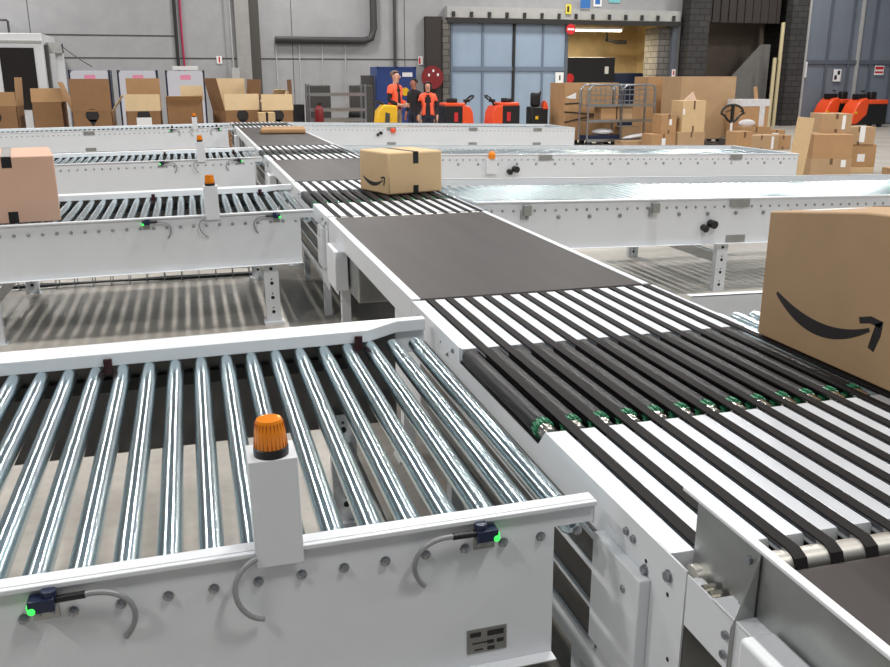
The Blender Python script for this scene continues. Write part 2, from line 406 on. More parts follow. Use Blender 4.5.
def conveyor(side, name_label, yc, L, slope, xin, dz=0.0, post=True, sensors=True, legs=(), joints=(), lower_bolts=False, end_cap=False, group=None, rating=False, nroll=None):
    global ROLL0, BOLT0
    ry = -slope if side < 0 else slope
    root = thing('roller_conveyor', name_label, 'conveyor', (xin - side*slope*.81, yc+.012, dz), 0, group, ry)
    s = side; yf = -.835
    X = lambda u: s*u                       # u = distance outward from the main line
    lo, hi = .455, .824
    # near side panel
    b = MB()
    poly = [(X(.145),lo),(X(L),lo),(X(L),hi),(X(.05),hi),(X(.05),.77),(X(.145),.77)]
    b.prism(poly, 'y', yf, yf+.004)
    b.box(*sorted((X(.05),X(L))), yf, yf+.035, hi-.003, hi)          # top flange
    b.box(*sorted((X(.05),X(L))), yf-.012, yf, hi-.010, hi)          # rolled lip
    b.box(*sorted((X(.145),X(L))), yf-.03, yf+.004, lo-.004, lo)     # bottom flange
    b.box(*sorted((X(.05),X(.054))), yf, yf+.05, .765, hi-.016)
    b.build('side_panel', WHITE, root, .0015)
    # far side: hollow guard rail with a tapered inner end (left), plain flanged plate (right)
    if side < 0:
        b = MB()
        b.prism([(X(.27),.628),(X(L),.628),(X(L),.762),(X(.03),.762),(X(.03),.715),(X(.145),.715)], 'z', .779, .824)
        b.box(*sorted((X(.03),X(.145))), .735, .745, .69, .782)
        b.build('guard_rail', WHITE, root, .002)
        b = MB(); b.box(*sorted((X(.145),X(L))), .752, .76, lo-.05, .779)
        b.build('far_panel', SHEET, root)  # shade behind the rollers is put into this panel's dark grey colour
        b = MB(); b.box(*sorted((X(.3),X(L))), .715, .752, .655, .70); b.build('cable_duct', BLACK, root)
    else:
        b = MB(); b.box(*sorted((X(.03),X(L))), .752, .758, lo, .824); b.box(*sorted((X(.03),X(L))), .752, .792, .820, .824)
        b.build('far_panel', WHITE, root)
    for u in legs:
        b = MB(); b.box(*sorted((X(u-.03),X(u+.03))), yf+.04, .73, .28, .36); b.build('cross_member', GALV, root)
    # rollers + axle bolts
    n = nroll or int((L-.06)/PITCH_R)
    for i in range(n):
        ux = .091+i*PITCH_R
        if ROLL0 is None:
            ROLL0 = roller_mesh().build('roller', ROLLER, root, loc=(X(ux),0,.753))
            ROLL0_first = True
        else: link_copy(ROLL0, root, (X(ux),0,.753))
        if i < 95:
            if BOLT0 is None: BOLT0 = bolt_mesh().build('bolt', BOLTM, root, loc=(X(ux), yf, .7535))
            else: link_copy(BOLT0, root, (X(ux), yf, .7535))
    if lower_bolts:
        for i in range(int(L/.26)):
            b = link_copy(BOLT0, root, (X(.2+i*.26), yf, .70)); b.scale = (1.6,1.2,1.6)
    if sensors:
        for u, sg in ((1.174, 1), (.308, -1)):
            sensor_part(root, X(u), .792, sg, yf)
            b = MB(); b.box(X(u)-.014, X(u)+.014, .618, .629, .752, .806); b.build('reflector', [REDREF], root, .002)
    if post: beacon_part(root, X(.784) if s<0 else X(.69), X(.69) if s<0 else X(.784), yf-.012, 1.018, .79)
    for u in legs:
        leg_part(root, X(u), yf+.03, lo+.02); leg_part(root, X(u), .70, lo+.02)
    for u in joints:
        b = MB(); b.box(*sorted((X(u-.09),X(u+.09))), yf-.016, yf-.012, hi-.075, hi-.008); b.build('joint_plate', GALV, root)
        b = MB(); b.box(*sorted((X(u-.09),X(u+.09))), yf-.004, yf, lo+.005, lo+.065); b.build('joint_plate', GALV, root)
    if rating:
        b = MB(); b.box(X(.347), X(.255), yf-.002, yf, .488, .549); rp = b.build('rating_plate', GALV, root)
        b = MB()
        for x0, x1, z0, z1 in ((.34,.315,.53,.541),(.30,.262,.528,.541),(.335,.30,.512,.515),(.30,.285,.508,.517),(.278,.262,.508,.517),(.33,.31,.495,.498),(.30,.283,.492,.501)):
            b.box(X(x0), X(x1), yf-.003, yf-.002, z0, z1)
        b.build('print', INK, rp)
    if end_cap:
        b = MB(); b.box(*sorted((X(L-.004),X(L))), yf, .762, lo, hi); b.box(*sorted((X(L-.03),X(L))), yf, .762, hi-.01, hi); b.build('end_plate', WHITE, root)
    return root

SL, SR = .0135, .0205
XL, XR = .845, 1.955
c1 = conveyor(-1, 'nearest white steel roller conveyor with amber beacon, lower left foreground', 2.41, 3.0, SL, XL, legs=(.37, 2.2), rating=True)
c2 = conveyor(-1, 'white roller conveyor on the left carrying the pinkish cardboard box', 6.995, 3.1, SL, XL, legs=(.37, 2.2), dz=.0)
c3 = conveyor(-1, 'white roller conveyor on the left, third behind the box-carrying one', 11.43, 3.8, SL, XL, legs=(.37, 2.2), dz=.0)
c3['label'] = 'left roller conveyor just behind the one carrying the pinkish box'
c4 = conveyor(-1, 'farthest white roller conveyor on the left, in front of the open cartons', 18.24, 4.9, SL, XL, legs=(.5, 3.0), joints=(2.6,))
r1 = conveyor(1, 'nearest roller conveyor on the right, receiving the large smile-printed box', 2.41, 1.7, SR, XR, post=False, sensors=False, legs=(1.4,))
r2 = conveyor(1, 'long white roller conveyor running right behind the large smile-printed box', 7.03, 5.6, SR, XR, post=False, sensors=False, legs=(2.21, 5.0), joints=(2.3,), lower_bolts=True)
r3 = conveyor(1, 'white roller conveyor on the right with an amber beacon hung on its side', 11.43, 6.2, SR, XR, post=False, sensors=False, legs=(2.2, 5.2), joints=(2.4, 5.2), lower_bolts=True, end_cap=True)
r4 = conveyor(1, 'farthest white roller conveyor on the right, in front of the people', 18.24, 5.85, SR, XR, post=False, sensors=False, legs=(1.5, 4.5), joints=(1.9, 3.6, 5.0), end_cap=True)
# fittings of the right-hand conveyors
def side_sensor(root, u, z, k=1.0):
    yf = -.835
    b = MB(); b.cyl((u-.03*k, yf, z-.01), (u-.03*k, yf-.05*k, z-.02), .028*k, 10); b.cyl((u+.03*k, yf, z+.02), (u+.04*k, yf-.06*k, z+.015), .034*k, 12)
    b.build('side_knob', BLACK, root)
def clip(root, u):
    yf = -.835
    b = MB(); b.box(u-.03, u+.03, yf-.05, yf, .72, .80); b.box(u-.045, u-.02, yf-.03, yf, .69, .76); b.build('sensor_clip', GALV, root, .003)
side_sensor(r2, 2.02, .60); clip(r2, .45); clip(r2, 1.53)
side_sensor(r3, 1.95, .62, 1.2)
side_sensor(r4, 1.65, .68, .9)
b = MB(); b.box(1.60, 1.74, -.88, -.835, .58, .77); hp = b.build('beacon_post', WHITE, r3, .004)
b = MB(); b.lathe([(.045,0),(.045,.04),(.04,.075),(.024,.09),(0,.093)], (1.67,-.86,.77), 16); b.build('warning_light', AMBER, hp)
b = MB(); b.lathe([(.05,0),(.05,.05),(.04,.08),(0,.085)], (1.93,-.86,.71), 14); b.build('warning_light', [ORANGE], r4)

# ------------------------------------------------------------------ diverter modules of the main line
SP = .0840
XM = 1.972
def module(label, yc):
    root = thing('transfer_module', label, 'conveyor module', (0, yc, 0), 0, 'diverter modules of the main line')
    ya, yb = -1.052, -.412
    ye = 1.066
    # left / right side panels with a notch beside the black rollers and a hatch opening at the near end
    for x0 in (XL, XM-.004):
        poly = [(-1.115,.808),(-.39,.808),(-.365,.752),(.37,.752),(.385,.808),(1.068,.808),(1.35,.69),(1.35,.36),(-1.0,.30),(-1.0,.30),(-1.12,.30),(-1.12,.695),(-1.115,.70)]
        poly = [(-1.12,.809),(-.412,.809),(-.362,.752),(.372,.752),(.378,.809),(1.068,.809),(1.068,.34),(-1.12,.30)]
        b = MB(); b.prism(poly, 'x', x0, x0+.004); b.build('side_panel', WHITE, root)
    # bed under the belts
    b = MB(); b.box(XL+.006, XM-.006, -1.05, 1.05, .56, .70); b.build('bed_plate', VOID, root)
    for y in (-1.12, 1.062):
        b = MB(); b.box(XL+.006, XM-.006, y, y+.004, .56, .76); b.build('end_beam', GALV, root)
    # cover plates between the narrow belts
    xs0 = .909
    p0 = None
    XP = XL+.0045
    edges = [(XP, xs0)] + [(xs0+.0305+k*SP, xs0+(k+1)*SP) for k in range(12)] + [(xs0+.0305+12*SP, XM)]
    for (a, c) in edges:
        for (u, w) in ((ya, yb), (.36, ye)):
            b = MB()
            e = .006
            prof = [(a,.765),(a,.797),(a+e,.808),(c-e,.808),(c,.797),(c,.765)]
            if a == XP: prof = [(a,.765),(a,.808),(c-e,.808),(c,.797),(c,.765)]
            if c == XM: prof = [(a,.765),(a,.797),(a+e,.808),(c,.808),(c,.765)]
            b.prism(prof, 'y', u, w); b.build('cover_plate', PLATE, root, .0012)
    # narrow belts
    n0 = None
    for k in range(13):
        x = xs0+.0152+k*SP
        if n0 is None:
            b = MB()
            P = [(ye-.012,.785),(ye+.0,.797),(ye-.006,.8075),(-1.106,.8085),(-1.127,.800),(-1.136,.779),(-1.127,.758),(-1.112,.7495),
                 (-1.112,.7455),(-1.130,.755),(-1.140,.779),(-1.130,.803),(-1.106,.8130),(ye-.004,.8120),(ye+.006,.797),(ye-.009,.782)]
            b.prism(P, 'x', -.0145, .0145); n0 = b.build('narrow_belt', STRIP, root, loc=(x,0,0))
        else: link_copy(n0, root, (x,0,0))
    # black driven rollers with green pulley and steel axle end
    r0 = None
    for k in range(13):
        x = .8705+k*.0842
        if r0 is None:
            b = MB(); b.lathe([(.024,-.322),(.0275,-.318),(.0285,-.31),(.0285,.330),(.026,.338),(.020,.340)], axis='y', seg=20)
            r0 = b.build('drive_roller', ROLLB, root, loc=(x,0,.787))
            b = MB(); b.lathe([(.0245,-.345),(.0245,-.322)], axis='y', seg=18)
            for i in range(12):
                a = 2*PI*i/12
                b.box(-.0035,.0035,-.345,-.322,.023,.0295, M=Matrix.Rotation(a,4,'Y'))
            pu = b.build('pulley', GREEN, r0)
            b = MB(); b.lathe([(.0225,-.346),(.0235,-.354),(.0225,-.366),(.018,-.370),(.0225,-.376),(.021,-.390),(.012,-.397)], axis='y', seg=10)
            ax = b.build('axle_nut', STEEL, r0)
        else:
            c = link_copy(r0, root, (x,0,.787)); link_copy(pu, c); link_copy(ax, c)
    # steel end roller
    b = MB(); b.lathe([(.008,XL+.005),(.008,XL+.02),(.029,XL+.022),(.029,XM-.022),(.008,XM-.02),(.008,XM-.005)], (0,-1.106,.779), 18, 'x'); b.build('end_roller', ENDR, root)
    # hatch cover on the left panel and its bolts
    b = MB(); b.box(XL-.027, XL, -.995, -.775, .44, .715); hc = b.build('hatch_cover', WHITE, root, .003)
    b = MB(); b.ball((XL-.029, -.93, .66), .004, .009, .009, u=8, v=6); b.build('screw', BOLTM, hc)
    # ribbed inner panel behind it
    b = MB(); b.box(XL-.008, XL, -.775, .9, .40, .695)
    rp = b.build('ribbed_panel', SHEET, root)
    for z in (.40, .50, .60, .68):
        b = MB(); b.box(XL-.016, XL-.008, -.775, .9, z, z+.012); b.build('rib', WHITE, rp)
    bo = None
    for y, z, rr in ((-.882,.768,1),(-.914,.766,1),(-.97,.725,1.3),(-1.061,.764,1.4),(-.62,.70,1),(.45,.775,1),(.52,.74,.8),(.95,.77,1),(1.03,.74,1)):
        if bo is None:
            b = MB(); b.lathe([(.010,0),(.010,-.002),(.0075,-.002),(.0075,-.007),(.001,-.010)], axis='x', seg=8); bo = b.build('bolt', BOLTM, root, loc=(XL,y,z)); bo.scale = (rr,rr,rr)
        else:
            c = link_copy(bo, root, (XL,y,z)); c.scale = (rr,rr,rr)
    for y, z in ((-.97,.745),(-1.061,.722),(-1.08,.585),(.62,.76)):
        b = MB(); b.cyl((XL-.0008,y,z),(XL,y,z),.005,8); b.build('bolt_hole', VOID, root)
    for y in (-.6, .6):
        for x in (XL+.03, XM-.08):
            b = MB(); b.box(x, x+.05, y-.03, y+.03, 0, .56); b.build('leg', WHITE, root)
    return root

m1 = module('nearest diverter module with black rollers and green pulleys, right foreground', 2.41)
m2 = copy_tree(m1); m2.location.y = 6.97; m2['label'] = 'diverter module under the taped smile-printed box on the main line'
m3 = copy_tree(m1); m3.location.y = 11.44; m3['label'] = 'small distant diverter module just before the flat brown parcel'
m4 = copy_tree(m1); m4.location.y = 18.45; m4['label'] = 'farthest diverter module where the main line ends at the cartons'

def belt_conveyor(label, y0, y1, motor=True, legs=True):
    root = thing('belt_conveyor', label, 'conveyor', (0, y0, 0), 0, 'belt sections of the main line')
    L = y1-y0
    b = MB(); b.prism([(.006,.795),(0,.801),(.006,.8115),(L-.006,.8115),(L,.801),(L-.006,.79)], 'x', XL+.038, XR-.030); b.build('belt', BELT, root)
    for a, c in ((XL, XL+.04), (XR-.032, XR)):
        b = MB(); b.box(a, c, 0, L, .806, .815); xx = a if a == XL else c-.004
        b.box(xx, xx+.004, 0, L, .695, .808); b.box(min(a,xx), max(c,xx), 0, L, .695, .70); b.build('side_rail', WHITE, root, .002)
    b = MB(); b.box(XL+.05, XR-.055, .06, L-.06, .72, .79); b.build('slider_bed', VOID, root)
    for yy, f in ((0.0, 1), (L, -1)):
        ya, yb = sorted((yy+f*.002, yy+f*.33))
        for x in (XL+.001, XR-.006):
            b = MB(); b.box(x, x+.005, ya, yb, .36, .70); b.build('end_panel', WHITE, root)
    if motor:
        b = MB(); b.prism([(L-.62,.70),(L-.30,.70),(L-.30,.46),(L-.64,.46)], 'x', XL-.06, XL+.02); b.build('motor_cover', WHITE, root, .006)
        b = MB(); b.box(XL+.03, XR-.1, L-.9, L-.3, .44, .66); b.build('drive_box', GALV, root, .01)
    if legs:
        n = 2 if L < 3 else 3
        for i in range(n):
            y = .2+(L-.65)*i/(n-1)
            for x in (XL+.0, XR-.055):
                b = MB(); b.box(x, x+.055, y-.03, y+.03, .0, .70); b.box(x-.03, x+.085, y-.06, y+.06, 0, .012)
                b.mi = 1
                for z in (.15,.25,.35): b.cyl((x-.001,y,z),(x,y,z),.008,6)
                b.build('leg', [WHITE, VOID], root)
    return root
b1 = belt_conveyor('wide grey belt section nearest behind the black rollers', 3.485, 5.82)
b2 = belt_conveyor('second grey belt section, behind the taped smile-printed box', 8.045, 10.29)
b3 = belt_conveyor('farthest long grey belt section carrying the flat brown parcel', 12.515, 17.30)

# near belt section at the bottom right: guard plate, gusset, housing
b0 = thing('belt_conveyor', 'grey belt section with galvanized guard plate at the bottom right corner', 'conveyor', (0,0,0), 0, 'belt sections of the main line')
b = MB(); b.prism([(-.8,.785),(-.8,.803),(1.235,.803),(1.255,.795),(1.25,.78)], 'x', .90, 1.915); b.build('belt', BELT, b0)
b = MB(); b.box(XL, XL+.004, -.8, 1.286, .695, .805); b.box(XL, XL+.042, -.8, 1.20, .80, .807); b.box(XL+.012, XL+.03, 1.20, 1.286, .78, .796); b.build('side_rail', WHITE, b0, .002)
b = MB(); b.box(XR-.004, XR, -.8, 1.286, .695, .805); b.box(XR-.04, XR, -.8, 1.286, .80, .807); b.build('side_rail', WHITE, b0, .002)
b = MB(); b.box(.884, .888, -.8, 1.33, .70, .938); b.build('guard_plate', GALV, b0)
b = MB(); b.box(.876, .894, -.8, 1.375, .934, .942); b.build('guard_lip', WHITE2, b0, .002)
b = MB(); b.prism([(.884,.936),(.884,.70),(.838,.70),(.838,.79),(.850,.82)], 'y', 1.128, 1.133); b.box(.880,.884, 1.128, 1.175, .70, .936); b.build('gusset', GALV, b0, .001)
b = MB(); b.cyl((.8795,1.155,.905),(.874,1.155,.905),.008,8); b.cyl((.8448,1.15,.765),(.838,1.15,.765),.008,8); b.cyl((.8448,1.15,.725),(.838,1.15,.725),.008,8); b.build('bolt', BOLTM, b0)
b = MB(); b.box(.815, .882, -.8, 1.075, .50, .818); b.build('housing', WHITE, b0, .008)
b = MB(); b.cyl((.8145,1.02,.765),(.815,1.02,.765),.006,8); b.build('hole', VOID, b0)
b = MB(); b.box(.95, 1.85, -.8, 1.2, .55, .78); b.build('slider_bed', VOID, b0)
for i, x in enumerate((.862, .858, .86)):
    b = MB(); b.cyl((XL+.008, 1.245-i*.022, .797), (XL+.032, 1.245-i*.022, .797), .008, 8); b.build('chain_link', STEEL, b0)
for y in (-.5, .6):
    for x in (XL+.03, XR-.08):
        b = MB(); b.box(x, x+.05, y-.03, y+.03, 0, .70); b.build('leg', WHITE, b0)

# ------------------------------------------------------------------ cartons
def smile_polys():
    """arrow-smile mark in a unit box: x 0..1, z 0..~.36"""
    n = 24; up, dn = [], []
    for i in range(n+1):
        t = i/n; x = .90*t
        zc = .625*(x-.47)**2
        w = .012+.034*math.sin(PI*min(1, t**.85))
        sl = 1.25*(x-.47); q = 1/math.sqrt(1+sl*sl)
        up.append((x-sl*q*w, zc+q*w)); dn.append((x+sl*q*w, zc-q*w))
    arrow1 = [(.80,.170),(.90,.200),(1.0,.190),(.98,.148),(.90,.155),(.815,.132)]
    arrow2 = [(1.0,.190),(.995,.10),(.955,-.01),(.905,.005),(.935,.09),(.945,.165)]
    return up+dn[::-1], arrow1, arrow2
def add_smile(parent, face_mat, w, sgn=1):
    """face_mat maps (x, z) of the mark plane (local x,z, y outward = -) to the box"""
    b = MB()
    for poly in smile_polys():
        A = [b.bm.verts.new(face_mat @ Vector((x*w, -.0006, z*w))) for x, z in poly]
        B = [b.bm.verts.new(face_mat @ Vector((x*w, .0002, z*w))) for x, z in poly]
        b.bm.faces.new(A); b.bm.faces.new(B[::-1]); n = len(A)
        for i in range(n): b.bm.faces.new((A[i], B[i], B[(i+1)%n], A[(i+1)%n]))
    bmesh.ops.triangulate(b.bm, faces=[f for f in b.bm.faces if len(f.verts) > 4])
    return b.build('printed_mark', INK, parent)

def carton(label, loc, size, rz=0, mt=None, tape='x', tm=None, lab=None, group=None, cat='box', name='cardboard_box', bev=.004, label_face='front'):
    w, d, h = size
    b = MB(); b.box(-w/2, w/2, -d/2, d/2, 0, h)
    o = b.build(name, mt or CARD, None, bev, loc, rz)
    tag(o, label, cat, group)
    t = .0012; tw = min(.05, .16*min(w, d))
    if tape:
        b = MB()
        if tape == 'x':      # seam runs across the width
            b.box(-w/2-t, w/2+t, -tw/2, tw/2, h, h+t)
            b.box(-w/2-t, -w/2, -tw/2, tw/2, h*.72, h); b.box(w/2, w/2+t, -tw/2, tw/2, h*.72, h)
        else:
            b.box(-tw/2, tw/2, -d/2-t, d/2+t, h, h+t)
            b.box(-tw/2, tw/2, -d/2-t, -d/2, h*.72, h); b.box(-tw/2, tw/2, -d/2-t, -d/2, 0, h*.2); b.box(-tw/2, tw/2, d/2, d/2+t, h*.72, h)
        b.build('tape', tm or TAPEB, o)
    if lab:
        u, z, lw, lh = lab
        b = MB()
        if label_face == 'front': b.box(u*w-lw/2, u*w+lw/2, -d/2-.0015, -d/2, z*h-lh/2, z*h+lh/2)
        elif label_face == 'left': b.box(-w/2-.0015, -w/2, u*d-lw/2, u*d+lw/2, z*h-lh/2, z*h+lh/2)
        else: b.box(u*w-lw/2, u*w+lw/2, z*d-lh/2, z*d+lh/2, h, h+.0016)
        b.build('address_label', LABELM, o)
    return o

# big box on the near module (left face toward the camera)
bw, bd, bh = .55, .90, .445
b = MB(); b.prism([(-bd/2,0),(bd/2,0),(bd/2,bh),(0,bh+.06),(-bd/2,bh+.09)], 'x', -bw/2, bw/2)
big = b.build('cardboard_box', CARD, None, .006, (1.93+bw/2, 2.18, .8175))
tag(big, 'large cardboard box with black arrow-smile mark at the right edge', 'box')
F = Matrix(((0,1,0,-bw/2),(-1,0,0,0),(0,0,1,0),(0,0,0,1)))        # mark x -> -y, outward -> -x
add_smile(big, Matrix.Translation((0, .365, .104)) @ F, .50)
def on_top(x0, x1, y0, y1, name, mt):
    zt = lambda y: bh+.06-(y if y > 0 else y*.5)*(.06/(bd/2))*(1 if y > 0 else 1)
    b = MB(); b.prism([(y0,zt(y0)),(y1,zt(y1)),(y1,zt(y1)+.0015),(y0,zt(y0)+.0015)], 'x', x0, x1); b.build(name, mt, big)
on_top(.15, .20, .0, .449, 'tape', TAPE); on_top(.15, .20, -.449, .0, 'tape', TAPE)
on_top(-.20, .0, .30, .38, 'address_label', LABELM)

# middle box, turned a little
mrz = .31
mw, md, mh = .505, .475, .33
cx = 1.475+ (mw/2)*math.cos(mrz) - (md/2)*math.sin(mrz); cy = 6.80 + (mw/2)*math.sin(mrz) + (md/2)*math.cos(mrz)
mid = carton('light cardboard box with black tape strips and arrow-smile mark on the main line', (cx, cy, .8175), (mw, md, mh), mrz, CARDL, 'y', TAPE, None, bev=.014)
F = Matrix(((0,1,0,-mw/2),(-1,0,0,0),(0,0,1,0),(0,0,0,1)))
add_smile(mid, Matrix.Translation((0, .175, .07)) @ F, .36)


# pinkish box on the left conveyor
pk = carton('pinkish cardboard box with black tape at the left edge', (-1.345, 6.74, .786), (.80, .86, .43), math.radians(9.5), CARDP, None, bev=.006)
b = MB(); b.box(.085,.145,-.4315,-.43,.36,.43); b.build('tape', TAPE, pk)
b = MB(); b.box(.085,.145,-.4315,-.43,.0,.075); b.build('tape', TAPE, pk)
b = MB(); b.box(.085,.145,-.43,.43,.43,.4312); b.build('tape', TAPE, pk)
# flat brown parcel on the far belt
b = MB(); b.box(-.37,.37,-.42,.42,0,.085); fp = b.build('flat_parcel', CARDM, None, .03, (1.54, 15.5, .813), math.radians(-6), 4)
tag(fp, 'flat brown parcel lying on the farthest grey belt', 'parcel')
b = MB(); b.box(-.36,.36,-.03,.03,.085,.0862); b.build('tape', TAPEB, fp)

# ------------------------------------------------------------------ open cartons behind the far conveyor (left)
def open_carton(label, loc, size, mt, flaps, rz=0, hole=False, mark=False, card=False):
    """flaps: dict side -> (length, angle from vertical outward, material)"""
    w, d, h = size; t = .012
    root = thing('open_carton', label, 'box', loc, rz, 'open cartons behind the far left conveyor')
    b = MB(); b.box(-w/2,w/2,-d/2,-d/2+t,0,h); b.box(-w/2,w/2,d/2-t,d/2,0,h); b.box(-w/2,-w/2+t,-d/2,d/2,0,h); b.box(w/2-t,w/2,-d/2,d/2,0,h); b.box(-w/2,w/2,-d/2,d/2,.0,.02)
    b.build('body', mt, root)
    for side, (ln, ang, fm) in flaps.items():
        b = MB()
        if side in ('front', 'back'):
            sg = -1 if side == 'front' else 1
            R = Matrix.Translation((0, sg*d/2, h)) @ Matrix.Rotation(-sg*ang, 4, 'X'); b.box(-w/2, w/2, -.004, .004, 0, ln, R)
        else:
            sg = -1 if side == 'left' else 1
            R = Matrix.Translation((sg*w/2, 0, h)) @ Matrix.Rotation(sg*ang, 4, 'Y'); b.box(-.004, .004, -d/2, d/2, 0, ln, R)
        b.build('flap', fm, root)
    if hole:
        b = MB(); b.cyl((0,-d/2-.002,h*hole),(0,-d/2-.0005,h*hole),.14,20); b.prism([(-.10,h*hole-.09),(.10,h*hole-.09),(0,h*hole-.24)],'y',-d/2-.002,-d/2-.0005); b.build('printed_mark', INK, root)
    if card:
        b = MB(); b.box(-.16,.16,-d/2-.004,-d/2-.001,h*.55,h*.86); b.build('paper_card', LABELM, root)
    return root
Y0 = 21.6
open_carton('open carton at the left edge with one raised narrow flap', (-4.0, Y0+.1, 0), (.92,.9,1.12), CARDB, {'right': (.60,.05,CARDM), 'front': (.30,.1,CARDM)}, hole=.80)
open_carton('open carton with its front flap bent forward, below the white cabin', (-2.95, Y0+.2, 0), (.62,.8,1.2), CARDB, {'front': (.30,-.25,CARDM), 'back': (.25,.2,CARDM)})
open_carton('tall brown carton with tall raised front flap and round dark mark', (-2.02, Y0, 0), (.82,.9,1.0), CARDB, {'front': (.69,-.05,CARDB), 'left': (.66,.35,CARDM), 'right': (.4,.6,CARDI)}, hole=.92)
open_carton('open carton with white card on front and light inner flap', (-.95, Y0, 0), (.74,.9,1.0), CARDB, {'front': (.36,.03,CARDI), 'back': (.70,.05,CARDM)}, hole=.9, card=True)
open_carton('closed-looking plain brown carton heaped with scrap cardboard', (-.06, Y0, 0), (.78,.9,1.22), CARDB, {'front': (.14,.8,CARDM)})
open_carton('wide open carton with leaning left flap and light front flap', (1.08, Y0, 0), (.82,.9,1.0), CARDB, {'front': (.36,-.05,CARDI), 'left': (.72,.22,CARDB), 'right': (.68,.1,CARDB), 'back': (.70,.02,CARDI)}, rz=.28, hole=.88)
open_carton('rightmost open carton with tall narrow right flap', (2.0, Y0, 0), (.72,.9,.99), CARDB, {'front': (.36,-.03,CARDI), 'right': (.68,-.03,CARDB)}, hole=.88)
# scraps in cartons
def scrap(label, loc, rx, rz, w=.3, h=.22):
    b = MB(); b.box(-w/2,w/2,-.005,.005,0,h); b.box(-w/2,w/2,-.005,.1,0,.008)
    o = b.build('cardboard_scrap', CARDI, None, 0, loc); o.rotation_euler = (rx,0,rz); tag(o, label, 'cardboard', 'scraps in the open cartons'); return o
scrap('light scrap of cardboard leaning out of the rightmost open carton', (2.05,Y0,1.22), .5, .5, .34, .26)
scrap('crumpled scrap beside another on top of the rightmost open carton', (2.18,Y0+.2,1.2), -.5, -.4, .3, .24)
scrap('big light scrap standing on the heaped brown carton', (.12,Y0+.1,1.22), -.1, .05, .5, .32)
scrap('small tan scrap at the right on the heaped brown carton', (.26,Y0-.2,1.21), .2, -.3, .22, .14)
b = MB(); b.ball((0,0,.05),.16,.12,.07); b.ball((.16,.03,.06),.12,.1,.06); o = b.build('white_paper_wad', LABELM, None, 0, (1.78,Y0,1.12)); tag(o,'white crumpled paper in the rightmost open carton','paper')
b = MB(); b.box(-.4,.4,-.3,.3,0,.02); o = b.build('paper_pile', LABELM, None, 0, (-3.95,Y0,1.12)); tag(o,'white papers heaped in the open carton at the left edge','paper')
# cardboard sheet lying low behind conveyor
carton('low light carton lying in front of the heaped brown carton', (-.1, 20.6, 0), (1.0,.5,.70), 0, CARDI, None)
carton('small light carton with dark strip below the rightmost open carton', (1.70, 20.75, 0), (.36,.4,.96), 0, CARDL, 'y', TAPE)

# white boarded roll cages
def board_cage(x, label):
    root = thing('boarded_cage', label, 'cage', (x, 24.6, 0), 0, 'white boarded cages along the wall')
    b = MB(); b.prism([(-.45,.25),(.45,.25),(.45,1.82),(.40,1.88),(-.40,1.88),(-.45,1.82)], 'y', -.02, .0); b.build('white_panel', PANELW, root, .004)
    for s in (-1, 1):
        b = MB(); b.box(s*.47-.02, s*.47+.02, -.03, .7, .15, 1.9)
        b.build('side_frame', NAVY, root)
    b = MB(); b.box(-.48,.48,0,.7,.12,.2); b.build('base', NAVY, root)
    for sx in (-.4,.4):
        for y in (.06,.62):
            b = MB(); b.cyl((sx-.02,y,.06),(sx+.02,y,.06),.06,10); b.build('wheel', BLACK, root)
    b = MB(); b.box(-.12,.14,-.023,-.021,1.66,1.78); b.build('pink_label', PINK, root)
    return root
board_cage(-2.32, 'leftmost white boarded cage, behind the tall brown carton')
board_cage(-1.17, 'middle white boarded cage with pink label')
board_cage(.0, 'rightmost white boarded cage with a white box on top')
b = MB(); b.box(-.32,.32,-.2,.2,0,.1); o = b.build('white_flat_box', LABELM, None, .005, (.02,24.9,1.90)); tag(o,'white flat box lying on the rightmost boarded cage','box')

# white cabin
cb = thing('cabin', 'white site cabin with dark window at the far left', 'cabin', (-4.9, 26, 0))
b = MB(); b.box(-1.2,1.38,0,2.6,0,2.82); b.build('body', WHITE2, cb, .01)
b = MB(); b.box(.33,1.16,-.02,.0,.9,2.46); b.build('window', mat('dark_glass', (44,40,38), .12), cb)
b = MB(); b.box(-1.2,1.38,-.03,0,2.58,2.64); b.build('roof_trim', BEAM, cb)
b = MB(); b.box(1.38,1.46,.25,.45,0,2.55); b.build('drain_pipe', DCOL, cb)
b = MB(); b.box(1.40,1.75,.6,1.1,2.35,2.62); b.build('junction_box', BEAM, cb)
b = MB(); b.box(1.55,1.75,.9,1.1,0,2.6); b.build('corner_post', WHITE2, cb)
b = MB(); b.tube([(-.6,.3,2.82),(-.6,.3,3.15),(.55,.3,3.15),(.58,.3,3.12),(.58,.3,2.82)], .03, 8); b.build('roof_rail', PIPE, cb)
b = MB(); b.tube(arc((1.65,.9,2.62),(2.2,-.2,2.2),(2.65,-1.2,1.98)), .012, 6); b.build('hanging_wire', PIPE, cb)

